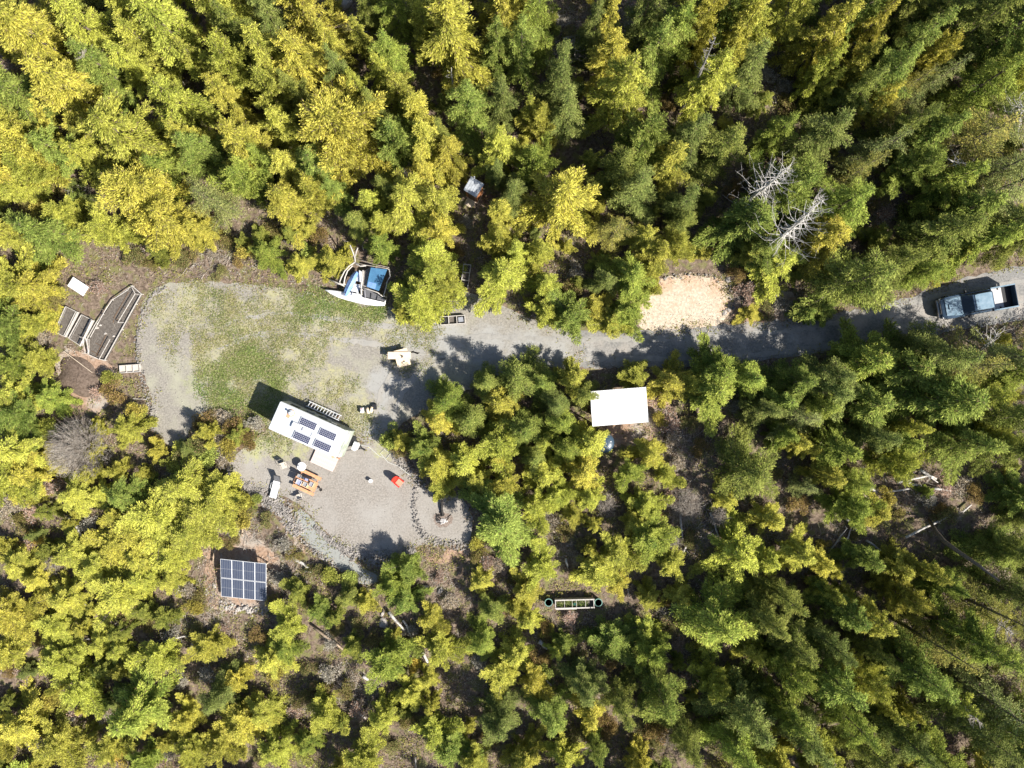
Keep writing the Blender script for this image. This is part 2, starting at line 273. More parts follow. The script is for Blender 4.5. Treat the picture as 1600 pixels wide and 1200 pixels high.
CW, RW, PW, AW, HW = wp(CLEAR), wp(ROAD), wp(PATIO), wp(PATH), wp(CHIPS)
def segdist(X, Y, poly):
    d = np.full(X.shape, 1e9); n = len(poly)
    for i in range(n):
        x1, y1 = poly[i]; x2, y2 = poly[(i + 1) % n]; dx, dy = x2 - x1, y2 - y1; L2 = dx * dx + dy * dy + 1e-9
        t = np.clip(((X - x1) * dx + (Y - y1) * dy) / L2, 0, 1); d = np.minimum(d, np.hypot(X - x1 - t * dx, Y - y1 - t * dy))
    return d
def sd_open(X, Y):
    """signed distance to the open gravel, negative inside"""
    X = np.asarray(X, float); Y = np.asarray(Y, float); d = np.full(X.shape, 1e9); ins = np.zeros(X.shape, bool)
    for q in (CW, RW, PW, AW, HW): d = np.minimum(d, segdist(X, Y, q)); ins |= inpoly(X, Y, q)
    return np.where(ins, -d, d)
FLATS = [(*W(382,907), 3.5), (*W(897,943), 2.5), (*W(967,635), 4.0), (*W(150,505), 6.0), (*W(125,590), 3.0), (*W(740,310), 2.0), (*W(560,440), 4.0), (*W(730,430), 1.5), (*W(122,447), 1.5), (*W(700,815), 2)]
def vnoise(X, Y, s, seed=0):
    g = np.random.default_rng(1000 + seed).random((64, 64)); x = np.asarray(X) * s + 1000; y = np.asarray(Y) * s + 1000
    xi = np.floor(x).astype(int); yi = np.floor(y).astype(int); fx = x - xi; fy = y - yi; fx = fx * fx * (3 - 2 * fx); fy = fy * fy * (3 - 2 * fy)
    a = g[xi % 64, yi % 64]; b = g[(xi + 1) % 64, yi % 64]; c = g[xi % 64, (yi + 1) % 64]; d = g[(xi + 1) % 64, (yi + 1) % 64]
    return (a * (1 - fx) + b * fx) * (1 - fy) + (c * (1 - fx) + d * fx) * fy
def ground_z(X, Y, sd=None):
    X = np.asarray(X, float); Y = np.asarray(Y, float)
    if sd is None: sd = sd_open(X, Y)
    k = np.clip((sd - 0.8) / 5, 0, 1)
    for fx, fy, fr in FLATS: k = k * np.clip((np.hypot(X - fx, Y - fy) - fr) / 3, 0, 1)
    return k * ((vnoise(X, Y, 0.16, 1) - 0.5) * 1.0 + (vnoise(X, Y, 0.5, 2) - 0.5) * 0.35)
def gz(x, y): return float(ground_z(np.array([x]), np.array([y]))[0])

# terrain: fine grid in view, one ring of quads far out
def build_terrain():
    xs = np.concatenate([[-1200, -400, -150], np.arange(-70, 70.01, 0.75), [150, 400, 1200]]); ys = np.concatenate([[-1200, -400, -150], np.arange(-60, 60.01, 0.75), [150, 400, 1200]])
    X, Y = np.meshgrid(xs, ys); far = (np.abs(X) > 71) | (np.abs(Y) > 61)
    Z = np.where(far, 0, ground_z(X, Y)); nx, ny = len(xs), len(ys)
    vs = np.stack([X, Y, Z], -1).reshape(-1, 3); f = []
    for j in range(ny - 1):
        for i in range(nx - 1): a = j * nx + i; f.append((a, a + 1, a + nx + 1, a + nx))
    me = bpy.data.meshes.new('ground'); me.from_pydata(vs.tolist(), [], f); me.materials.append(M['floor'])
    me.polygons.foreach_set('use_smooth', [True] * len(f)); me.update()
    tag(link('ground', me), 'brown forest floor of litter and soil under the trees', None, None, 'structure')
build_terrain()

def sheet(name, polypx, m, z, label, jit=0.25, clipjit=True, sub=0.35):
    """a flat sheet with a ragged natural edge"""
    P = [Vector(W(*p)) for p in polypx]; n = len(P); out = []
    for i in range(n):
        p0, p1, p2, p3 = P[(i - 1) % n], P[i], P[(i + 1) % n], P[(i + 2) % n]; k = max(2, int((p2 - p1).length / sub))
        for j in range(k):
            t = j / k; q = 0.5 * ((2 * p1) + (p2 - p0) * t + (2 * p0 - 5 * p1 + 4 * p2 - p3) * t * t + (3 * p1 - p0 - 3 * p2 + p3) * t ** 3)
            out.append((q.x + random.gauss(0, jit) * 0.5, q.y + random.gauss(0, jit) * 0.5))
    bm = bmesh.new(); vs = [bm.verts.new((x, y, z)) for x, y in out]
    ed = [bm.edges.new((vs[i], vs[(i + 1) % len(vs)])) for i in range(len(vs))]
    bmesh.ops.triangle_fill(bm, use_beauty=True, edges=ed, normal=(0, 0, 1))
    me = bpy.data.meshes.new(name); bm.to_mesh(me); bm.free(); me.materials.append(m)
    return tag(link(name, me), label, None, None, 'structure')
for i, b in enumerate(BARE): sheet('bare_soil', b, M['bare'], 0.004, 'bare pinkish brown soil patch between the trees', 0.5)
sheet('gravel_clearing', CLEAR, M['gravel'], 0.010, 'wide beige gravel clearing with grass growing through it', 0.16)
sheet('gravel_road', ROAD, M['road'], 0.014, 'grey gravel road leading right through the trees', 0.14)
sheet('gravel_patio', PATIO, M['patio'], 0.018, 'pinkish grey gravel yard below the trailer', 0.12)
sheet('gravel_path', PATH, M['pathm'], 0.022, 'smooth grey green gravel path sloping down from the yard', 0.06)
sheet('dirt_turnout', CHIPS, M['chips'], 0.024, 'tan wood chip turnout beside the road', 0.16)

M['rut'] = mat('packed_gravel', (0.335, 0.32, 0.295), c2=(0.24, 0.232, 0.218), scale=2.2, detail=12, bump=0.4, bscale=24, thresh=(0.3, 0.7), spec=0.15)
M['rut2'] = mat('worn_gravel', (0.27, 0.262, 0.245), c2=(0.345, 0.322, 0.285), scale=1.3, detail=12, bump=0.4, bscale=24, thresh=(0.3, 0.7), spec=0.15)
def rut(pts, off, m, w=4.2):
    P = [Vector(p) for p in pts]; L = []; Rr = []
    for i, p in enumerate(P):
        d = (P[min(i + 1, len(P) - 1)] - P[max(i - 1, 0)]).normalized(); nrm = Vector((-d.y, d.x)); k = 1 if 0 < i < len(P) - 1 else .15
        L.append(p + nrm * (off - w * k + random.gauss(0, .7))); Rr.append(p + nrm * (off + w * k + random.gauss(0, .7)))
    sheet('wheel_rut', [tuple(q) for q in L] + [tuple(q) for q in reversed(Rr)], m, .027, 'wheel worn strip in the gravel of the drive', .13)
TRK = [(1640, 448), (1560, 462), (1480, 476), (1400, 497), (1320, 518), (1240, 532), (1160, 539), (1080, 543), (1000, 545), (920, 546), (840, 545), (760, 541), (690, 546)]
for off in (-16, 16): rut(TRK, off, M['rut'])
for off in (-15, 15): rut([(690, 546), (650, 566), (620, 600), (604, 640), (596, 676)], off, M['rut2']); rut([(690, 546), (630, 530), (570, 520), (510, 512), (450, 505), (390, 510), (340, 530)], off, M['rut2'], 3.2)

# ------------------------------------------------------------------ foliage generators
def conifer(seed, H, R, kind):
    r = np.random.default_rng(seed); P = []; D = []; N = []; Ls = []; Ws = []; T = []; limbs = []
    if kind == 'cedar': nb, pw, lw, ll, sp = int(12 * H), 0.72, 0.047, 0.160, 0.085
    elif kind == 'fir': nb, pw, lw, ll, sp = int(13 * H), 0.9, 0.036, 0.142, 0.085
    elif kind == 'thin': nb, pw, lw, ll, sp = int(8 * H), 0.75, 0.042, 0.13, 0.12
    else: nb, pw, lw, ll, sp = int(17 * H), 0.6, 0.047, 0.158, 0.095
    ph = r.random(8) * 6.28
    for b in range(nb):
        u = (b + r.random()) / nb; z0 = H * (0.06 + 0.93 * u ** 0.9); az = b * 2.39996 + r.normal(0, 0.35)
        prof = max(0.0, 1 - (z0 / H)) ** pw; prof = prof * (0.62 + 0.38 * min(1, (z0 / H) / 0.22))
        lump = 1.02 + 0.34 * math.sin(2 * az + ph[0] + 5 * u) + 0.22 * math.sin(3 * az + ph[1] - 9 * u) + 0.15 * math.sin(5 * az + ph[2] + 14 * u)
        L = max(0.16, R * prof * lump * r.uniform(0.45, 1.38))
        el = {'cedar': r.uniform(0.0, 0.5), 'fir': 0.05 + 0.55 * u, 'thin': r.uniform(-0.1, 0.35), 'bushy': r.uniform(0.2, 0.8)}[kind]
        dr = {'cedar': 0.7, 'fir': 0.4, 'thin': 0.55, 'bushy': 0.35}[kind]; upt = {'cedar': 0.28, 'fir': 0.05, 'thin': 0.15, 'bushy': 0.2}[kind]
        fw = np.array([math.cos(az), math.sin(az), 0]); sd_ = np.array([-math.sin(az), math.cos(az), 0])
        def pt(t): return fw * (L * t) + np.array([0, 0, 1.0]) * (z0 + L * (el * t - dr * t * t + upt * t ** 4))
        limbs.append((pt(0), pt(0.5), pt(0.95), L))
        ns = max(3, int(L / sp)); ts = np.linspace(0.22 if L > 0.6 else 0.0, 1.0, ns)
        for t in ts:
            c = pt(t)
            for s in ((-1, 1) if t < 0.985 else (0,)):
                ls = (0.36 * L * (1 - t) ** 0.7 * (0.3 + t) + 0.13) * r.uniform(0.6, 1.25)
                if s == 0: ls = 0.22
                ang = r.uniform(0.7, 1.1) if kind != 'cedar' else r.uniform(0.35, 0.9)
                d = fw * math.cos(ang) + sd_ * (s * math.sin(ang)); d = d + np.array([0, 0, r.normal(-0.12, 0.22) if kind != 'bushy' else r.normal(0.15, 0.3)])
                nl = max(2, int(ls / (0.0185 if kind != 'thin' else 0.034)))
                q = (np.arange(nl) + r.random(nl) * 0.6) / nl * ls
                pos = c + d * q[:, None] + r.normal(0, 0.05, (nl, 3)) * np.array([1, 1, .6])
                dd = d + fw * .35 + r.normal(0, 0.33, (nl, 3)); nn = np.array([0, 0, 1.0]) + r.normal(0, 0.55, (nl, 3))
                P.append(pos); D.append(dd); N.append(nn); Ls.append(ll * r.uniform(0.6, 1.3, nl)); Ws.append(lw * r.uniform(0.6, 1.3, nl))
                T.append(np.clip((t - 0.35) * 1.3 * (0.5 + 0.5 * q / max(ls, .1)) + r.normal(0, 0.12, nl), 0, 1))
    P, D, N = map(np.concatenate, (P, D, N)); Ls, Ws, T = map(np.concatenate, (Ls, Ws, T))
    mm = {'cedar': M['cedar'], 'fir': M['fir'], 'thin': M['green'], 'bushy': M['cedar']}[kind]
    crown = quads_mesh('crown', P, D, N, Ls, Ws, mm, T)
    tb = MB(); tb.tube([(0, 0, -0.3), (0, 0, H * 0.3), (0.03, 0.02, H * 0.7), (0, 0, H * 0.985)], [0.017 * H, 0.013 * H, 0.007 * H, 0.01], 7)
    for i, (a, b_, c, L) in enumerate(limbs):
        if i % 2 == 0 or kind == 'thin': tb.tube([a, b_, c], [0.008 + 0.012 * L, 0.007 + 0.006 * L, 0.005], 3, cap=False)
    return crown, tb.mesh('trunk', M['bark']), H, R, len(P)
def bush(seed, H, R, m, nl=1500, ll=0.15, lw=0.1, stems=9):
    r = np.random.default_rng(seed); tb = MB(); tips = []
    for k in range(stems):
        az = r.random() * 6.28; rr = R * math.sqrt(r.random()) * 0.85; hh = H * r.uniform(0.6, 1) * (1 - 0.4 * (rr / R) ** 2)
        a = Vector((0, 0, -0.1)); e = Vector((math.cos(az) * rr, math.sin(az) * rr, hh)); mid = a.lerp(e, 0.5) + Vector((0, 0, 0.1 * H)); tb.tube([a, mid, e], [0.03, 0.018, 0.008], 4, cap=False); tips.append(np.array(e))
    tips = np.array(tips); idx = r.integers(0, stems, nl); C = tips[idx]; off = r.normal(0, 1, (nl, 3)); off /= np.linalg.norm(off, axis=1, keepdims=True)
    rad = R * 0.42 * r.random(nl) ** 0.4; P = C + off * rad[:, None] * np.array([1, 1, 0.75]); P[:, 2] = np.abs(P[:, 2])
    D = off + r.normal(0, 0.5, (nl, 3)); N = np.array([0, 0, 1.0]) + r.normal(0, 0.6, (nl, 3))
    return quads_mesh('foliage', P, D, N, ll * r.uniform(.6, 1.3, nl), lw * r.uniform(.6, 1.3, nl), m, np.clip(P[:, 2] / H * 0.8 + r.normal(0, .15, nl), 0, 1)), tb.mesh('stem', M['bark']), H, R, nl

CED = [conifer(11, 8, 2.1, 'cedar'), conifer(12, 8, 1.9, 'cedar'), conifer(13, 6, 2.1, 'cedar'), conifer(14, 9, 2.0, 'cedar'), conifer(15, 5, 2.0, 'bushy'), conifer(16, 6, 2.2, 'bushy'), conifer(17, 7, 2.0, 'cedar')]
FIR = [conifer(21, 9, 2.1, 'fir'), conifer(22, 8, 2.0, 'fir'), conifer(23, 7, 2.0, 'fir')]
THN = [conifer(31, 10, 2.2, 'thin'), conifer(32, 9, 2.1, 'thin')]
SHR = [bush(41, 1.3, 1.0, M['bush'], 2400, .11, .07), bush(42, 1.1, 1.1, M['bush'], 2400, .11, .07), bush(43, 1.6, 1.0, M['green'], 2600, .13, .065), bush(44, 0.9, 0.9, M['dry'], 1600, .14, .045), bush(45, 1.0, 1.0, M['cedar'], 2600, .12, .06)]
print('leaf quads', sum(t[4] for t in CED + FIR + THN + SHR))
# green cedar variants share geometry but carry the greener leaf material
GRN = CED + FIR

LAND = []   # landmarks for the labels: (name, px, py)
LAND += [('the outhouse', 740, 295), ('the white trailer', 485, 670), ('the large white canopy', 967, 635), ('the parked pickup truck', 1530, 470), ('the ground solar array', 382, 907), ('the white planter trough', 897, 943), ('the tarped boat', 565, 445), ('the fenced garden bed', 175, 505), ('the wood chip turnout', 1068, 472), ('the fire pit', 692, 812), ('the two bleached snags', 1225, 320), ('the fallen white logs', 1420, 755), ('the round grey bare shrub', 125, 700), ('the top left corner', 0, 0), ('the top edge middle', 800, 0), ('the top right corner', 1600, 0), ('the bottom left corner', 0, 1200), ('the bottom edge middle', 800, 1200), ('the bottom right corner', 1600, 1200), ('the right edge middle', 1600, 700), ('the left edge middle', 0, 560), ('the top edge left half', 400, 0), ('the top edge right half', 1200, 0), ('the bottom edge left half', 400, 1200), ('the bottom edge right half', 1200, 1200)]
DIRS = ['right of', 'upper right of', 'above', 'upper left of', 'left of', 'lower left of', 'below', 'lower right of']
ORD = ['nearest', 'second nearest', 'third nearest', 'fourth nearest', 'fifth nearest', 'sixth nearest', 'seventh nearest', 'eighth nearest', 'ninth nearest', 'tenth nearest', 'eleventh nearest', 'twelfth nearest']
def label_all(items):
    """items: (object, look, noun, px, py): a label from the look and the nearest landmark, ranked by distance"""
    g = {}
    for o, look, noun, px, py in items:
        n_, lx, ly = min(LAND, key=lambda l: math.hypot(l[1] - px, l[2] - py)); dx, dy = px - lx, ly - py
        k = int(round(math.atan2(dy, dx) / (math.pi / 4))) % 8
        g.setdefault((look, noun, n_, k), []).append((math.hypot(dx, dy), o))
    for (look, noun, n_, k), l in g.items():
        l.sort(key=lambda a: a[0])
        for i, (d, o) in enumerate(l):
            o['label'] = f"{look} {noun} {DIRS[k]} {n_}" if len(l) == 1 else f"{look} {noun}, {ORD[i] if i < len(ORD) else 'farthest'} {DIRS[k]} {n_}"

SLASH = [(1070, 790, 2.6), (1090, 835, 1.8), (1300, 850, 2.2), (1420, 755, 2.4), (555, 1070, 2.6), (300, 975, 2.0), (390, 830, 2.2), (440, 900, 2.6), (1370, 305, 2), (1190, 470, 2.4), (1150, 470, 1.2), (900, 20, 1.8), (1060, 690, 2.4), (880, 840, 2.2), (1120, 810, 1.4), (690, 910, 1.6), (720, 1000, 1.5), (170, 930, 1.8), (330, 930, 2), (430, 350, 1.8), (330, 400, 2.4), (960, 1010, 1.5), (1380, 1100, 2), (1440, 50, 1.6), (920, 1035, 1.6)]
# trees: kind x y radius(px) [height m]; x, y is where the middle of the crown appears in the photograph
TREES = """
C 60 60 45 8;C 150 55 40 8;G 25 150 38 8;C 110 140 42 8;G 160 105 30 7;C 215 25 34 9;C 275 60 42 9;C 237 78 26 7;C 205 100 24 6;C 312 100 22 7;C 287 167 38 7;C 362 158 27 7;C 372 112 30 8;F 378 60 30 8;C 355 20 34 9;C 205 218 50 7;C 140 247 26 5;G 97 238 28 6;C 52 240 34 6;C 300 222 22 6;G 318 240 32 6;C 388 232 32 8;G 262 268 26 5;C 237 300 42 6;C 20 200 30 6
O 338 318 34 6;C 18 290 28 5;C 50 268 26 5;G 76 366 44 5;C 12 365 28 5;C 14 440 32 5;C 56 448 36 4;C 175 362 28 4;C 272 345 38 5;C 315 360 22 4;G 25 508 26 4;C 58 506 18 3;C 190 290 22 4;G 392 288 26 6;C 112 335 20 4
F 432 40 26 9;C 480 28 42 10;C 425 98 32 8;C 474 105 36 8;C 520 80 24 7;G 612 95 30 7;C 566 66 18 6;C 705 65 46 10;C 667 58 20 7;G 620 20 24 9;F 662 20 26 9;G 778 85 22 8;C 790 22 32 9;C 600 125 20 7;C 625 150 24 7;C 655 185 27 7;C 668 225 27 7;C 662 265 20 6;C 535 215 50 8;C 450 205 28 7;C 435 155 26 7;F 466 152 20 7;C 560 142 15 6;G 500 268 32 6;C 452 262 28 6;G 415 252 26 6;G 622 228 30 6;G 735 172 35 7;F 785 168 28 8;C 703 243 24 6;F 690 215 20 6;C 783 235 26 7;F 535 120 20 8;F 590 180 22 7;F 575 20 16 7
G 840 35 30 9;C 806 20 22 9;G 815 85 28 8;C 945 60 18 9;C 950 105 28 8;C 970 152 34 10;F 875 128 27 9;F 882 183 32 8;C 827 182 16 6;C 845 200 18 6;G 1018 92 36 9;G 1052 62 32 9;C 1090 50 24 10;G 1122 24 28 11;C 1160 25 32 11;C 1152 62 22 10;C 1102 135 34 9;F 1155 125 34 9;F 1125 235 33 8;F 1075 222 32 8;G 1000 228 32 8;C 1043 258 26 7;F 968 268 32 7;C 880 318 48 7;G 832 262 24 6;F 803 305 24 6;O 960 362 26 6;C 1005 375 22 5;C 1027 395 24 5;C 1055 390 20 5;F 1062 352 22 6;F 1066 318 26 7;F 990 300 34 7;G 985 435 32 5;C 1016 426 18 4;F 945 440 20 5;C 788 432 34 5;C 805 398 22 5;C 852 447 22 4;C 845 395 17 5;C 855 492 20 3;G 895 495 26 4;C 925 482 20 3;C 955 503 20 3;G 978 490 22 4;F 925 60 24 9;F 1005 30 24 10
C 450 315 32 5;C 492 305 26 5;G 527 300 22 5;C 582 318 22 5;C 640 318 40 6;C 684 320 28 6;C 690 360 24 5;C 600 350 18 5;C 668 400 30 4.5;C 678 430 34 5;C 655 468 32 4;C 695 452 18 4;C 628 486 14 2;C 784 332 20 5;C 780 375 22 5;C 470 413 18 3;C 520 408 24 3;G 420 395 22 3;G 598 388 20 5;F 560 350 20 5;F 605 300 20 6;F 778 275 16 6
C 1225 25 28 11;C 1280 70 32 10;G 1335 30 32 11;C 1345 55 24 10;F 1420 6 28 12;G 1412 82 32 10;C 1436 105 22 8;F 1482 16 40 12;F 1552 20 44 13;F 1500 62 36 11;G 1560 60 40 12;G 1592 120 34 12;C 1275 118 20 8;G 1370 130 36 9;C 1330 108 22 8;C 1285 138 16 6;F 1330 152 26 8;C 1360 168 22 7;O 1402 150 26 8;O 1442 140 26 9;G 1520 142 34 9;C 1562 122 22 9;G 1210 212 26 7;F 1272 222 40 9;O 1362 242 30 8;O 1340 268 24 7;G 1415 272 24 7;F 1400 210 28 8;G 1440 222 28 8;O 1500 230 44 9;O 1560 200 40 10;O 1592 262 36 10;O 1540 275 36 9
G 1231 304 32 8;G 1162 349 38 7;G 1190 392 30 6;G 1312 322 36 8;C 1287 374 34 6;C 1212 410 32 5;C 1172 398 22 4;F 1334 440 46 9;F 1388 417 30 8;F 1460 370 42 9;G 1432 428 28 6;G 1526 378 28 8;F 1560 352 28 9;G 1475 288 28 8;G 1500 332 32 8;O 1552 300 44 9;F 1592 378 24 8;C 1500 392 14 5;G 1258 490 16 2.5;G 1285 482 18 2.5;C 1172 490 15 1.4
C 992 586 19 3;C 1046 597 27 4;G 1118 585 32 6;G 1108 612 34 6;G 1165 592 30 6;G 1242 597 34 7;G 1275 636 28 7;O 1248 652 36 7;F 1190 640 26 7;F 1292 588 34 8;G 1342 566 38 8;G 1400 576 42 8.5;F 1452 562 40 9;O 1502 572 36 8;G 1592 580 34 9;F 1420 545 24 7;O 1550 560 30 8;C 1075 600 18 4
G 1215 627 28 6;F 1290 617 36 8;G 1350 630 36 8;F 1360 682 30 7;G 1460 625 48 9;C 1510 618 26 8;F 1566 650 32 9;G 1500 690 40 7;C 1526 680 18 6;C 1415 668 20 6;C 1390 720 28 6;G 1300 700 32 7;C 1290 745 22 5;G 1330 752 26 5;G 1446 768 11 1.2;G 1320 790 28 5;C 1362 800 24 4;F 1580 702 30 9;G 1588 772 30 3.5;G 1548 856 38 4;F 1598 806 26 3.5;C 1240 860 28 5;C 1272 872 22 5;G 1345 870 26 5;C 1398 884 30 4;F 1590 860 30 9;G 1402 690 26 6
F 1165 735 48 6;C 1130 778 20 3;C 1013 708 26 4;C 1038 742 18 3;G 984 735 20 4;C 1005 785 25 3;C 990 815 17 3;G 1013 841 34 5;C 960 862 28 4;C 1046 872 23 4;C 1145 862 38 5;C 1195 872 22 4;C 1200 806 25 4;C 1260 700 18 4;O 1255 760 22 4;C 1240 690 20 5;G 1222 680 20 5
C 895 592 22 5;F 913 618 19 6;F 867 633 22 6;F 808 592 36 6;C 780 630 28 5;G 845 600 20 5;G 700 628 30 6;C 685 656 20 5;F 737 655 27 6;C 782 690 28 5;G 818 672 30 6;C 685 722 24 4;C 726 720 28 5;G 662 702 20 4;C 690 758 18 3;C 742 746 22 4;C 790 754 20 4;F 760 600 22 5;C 850 742 24 5;F 836 715 22 5;C 848 690 15 5;C 835 792 20 4;C 920 690 28 5;C 910 738 26 5;C 920 776 20 4;G 885 700 24 6;G 782 806 45 5;G 875 660 22 6;C 870 775 20 4
G 640 882 22 4;G 618 912 20 4;G 632 934 26 4;G 612 1028 30 5;C 455 975 26 3;C 425 1030 28 3;G 448 1008 20 3;C 510 1108 26 4;C 598 1116 25 4;C 642 1085 22 3;C 690 1012 28 4;C 674 962 20 3;G 752 1000 28 5;C 788 1045 28 4;F 770 950 24 4;C 668 1062 18 3;C 682 1140 26 4;G 705 1162 28 4;F 780 1122 38 7;C 430 1168 32 4;C 572 1178 28 4;C 740 1180 22 4;G 480 1160 20 4;C 410 1110 28 4;F 545 930 22 3;G 500 950 18 3;C 752 905 20 3
C 28 952 34 3;C 110 932 30 3;C 92 972 26 3;C 200 922 34 3;C 160 1003 24 3;C 190 1012 20 3;C 256 1022 26 4;C 330 1010 26 3;C 22 1012 28 4;C 100 1032 32 4;C 130 1078 26 4;C 40 1130 38 4;C 92 1162 28 4;G 225 1105 46 7;F 342 1088 33 6;C 290 1122 22 4;C 382 1132 34 4;C 180 1165 22 4;C 300 1166 26 4;G 236 1182 20 4;C 372 1062 18 3;C 345 1170 24 4
C 22 618 30 4;G 36 645 28 4;C 30 700 40 4;C 62 735 36 4;C 18 752 30 4;G 82 620 24 3;C 204 668 22 3;C 250 704 12 2;C 120 772 26 3;C 150 755 22 3;G 200 772 28 4;C 290 760 38 3;C 332 792 34 3;C 250 802 38 3;C 300 830 34 3;C 210 832 32 3;C 352 762 26 3;C 182 852 26 3;C 112 862 30 3;C 150 885 26 3;C 222 872 30 3;C 272 872 26 3;C 32 880 28 3;C 225 905 22 3;C 62 905 24 3;C 268 905 22 3;C 66 560 22 3;G 28 570 22 4
C 822 922 22 3;C 846 884 26 4;C 930 888 30 4;C 964 906 20 3;G 955 994 34 3;C 1005 985 26 3;G 1115 965 50 8;C 825 965 20 3;C 806 1020 28 4;C 832 1062 22 4;F 912 1062 32 7;G 1030 1085 40 8;F 970 1095 28 8;C 920 1110 24 5;G 860 1112 32 6;C 820 1180 28 5;C 880 1180 26 5;G 932 1168 20 5;C 1000 1188 22 5;F 1158 1100 42 9;G 1150 1160 40 9;C 1190 1180 26 8;G 1020 1012 22 5;C 1110 1062 22 5;C 1140 1075 20 5;C 1170 1012 20 5;F 1190 960 32 8;C 870 1015 16 3;F 1070 1150 30 8;C 1060 930 22 4;C 1012 930 20 3;G 880 1000 16 3
C 1290 922 22 5;F 1222 930 28 7;F 1230 1000 34 8;G 1312 950 32 7;C 1350 960 28 7;C 1400 925 26 6;C 1425 936 16 5;F 1290 1000 26 8;G 1220 1032 28 8;G 1290 1050 34 9;C 1332 1050 24 8;G 1220 1100 24 8;F 1242 1132 32 9;C 1280 1170 26 8;G 1312 1110 28 9;C 1210 1182 22 8;F 1350 1160 30 9;G 1420 1042 40 9;C 1460 1070 30 8;O 1450 1000 34 9;G 1500 990 36 10;O 1540 950 36 9;O 1560 1022 36 10;O 1528 1082 38 10;C 1410 1102 14 5;G 1440 1160 34 9;F 1400 1142 30 9;F 1502 1122 36 10;G 1560 1130 32 11;C 1592 1130 22 10;F 1582 1180 34 11;G 1470 910 30 5;F 1592 930 28 10;C 1440 890 20 6;F 1355 1010 20 7;C 1370 1095 16 6
"""
KIND = {'C': (CED, 'cedar_tree', ['golden yellow', 'bright yellow green', 'lime yellow'], 'cedar'), 'G': (GRN, 'hemlock_tree', ['mid green', 'fresh green'], 'hemlock'), 'F': (FIR, 'fir_tree', ['dark blue green', 'deep green'], 'fir'), 'O': (THN, 'spruce_tree', ['thin olive', 'loose grey green'], 'spruce')}
GRP = {'C': 'yellow cedars around the clearing', 'G': 'green hemlocks around the clearing', 'F': 'dark firs among the cedars', 'O': 'thin spruces on the forest slope'}
TINT = {'C': [(1.02, 0.98, 0.95), (0.92, 0.99, 0.95), (0.98, 1.0, 1.0)], 'G': [(0.85, 0.95, 1), (1, 1.08, 1)], 'F': [(1.0, 1, 1.0), (1.12, 1.06, .9)], 'O': [(1.05, 0.9, 1.1), (0.95, 0.95, 1.5)]}
labels = []; trees = []
def place_tree(kind, x, y, r_px, h, inview=True):
    if y < 400 or (x > 1120 and not (540 < y < 665 and x < 1420)) or (y > 1000 and x > 850): h *= 1.2
    if y > 800 and x < 1080: h *= .85
    protos, nm, looks, noun = KIND[kind]; var = random.randrange(len(protos))
    if kind in 'CG':                       # low broad ones take the bushy forms
        var = random.choice([4, 5, 2]) if h <= 4 else random.choice([0, 1, 2, 3, 6, 5] + ([7, 8, 9] * 2 if kind == 'G' else []))
    crown, trunk, H, R, _ = protos[var]; wx, wy = W(x, y, 0.42 * h)
    rm = r_px / PXM * (.97 if (y > 840 and 280 < x < 1080) or (y > 640 and 930 < x < 1500 and y < 960) else 1.04 if y > 820 else 1.12); k = random.randrange(len(looks)); size = 'tall' if h >= 8 else ('small' if (h <= 3 or r_px < 20) else ('broad' if r_px >= 40 else ''))
    t = bpy.data.objects.new(nm, None); COL.objects.link(t); t.location = (wx, wy, gz(wx, wy)); t.rotation_euler = (0, 0, random.uniform(0, 6.28))
    s = rm / R; t.scale = (s * random.uniform(0.95, 1.05), s * random.uniform(0.95, 1.05), max(h / H, s * 0.55))
    t['category'] = 'tree'; t['group'] = GRP[kind] if inview else 'trees beyond the edge of the photo'
    c = link('crown', crown, t)
    if kind == 'G': c.material_slots[0].link = 'OBJECT'; c.material_slots[0].material = M['green']
    tr = link('trunk', trunk, t); b = random.uniform(0.82, 1.1); ti = TINT[kind][k]; b *= 1.08 if (kind in 'CG' and y > 700 and x < 1300) else 1; c.color = (ti[0] * b * random.uniform(.95, 1.02), ti[1] * b, ti[2] * b, 1)
    if inview: labels.append((t, ' '.join((size, looks[k])).strip(), noun, x, y))
    else: labels.append((t, 'outlying ' + looks[k], noun, x, y))
    trees.append((wx, wy, rm)); return t
TREES = TREES.replace('C 150 755 22 3', 'C 160 768 18 2').replace('C 62 735 36 4', 'C 50 738 32 3')
for tk in TREES.replace('\n', ';').split(';'):
    tk = tk.split()
    if not tk: continue
    place_tree(tk[0], float(tk[1]), float(tk[2]), float(tk[3]) * 1.08, float(tk[4]))
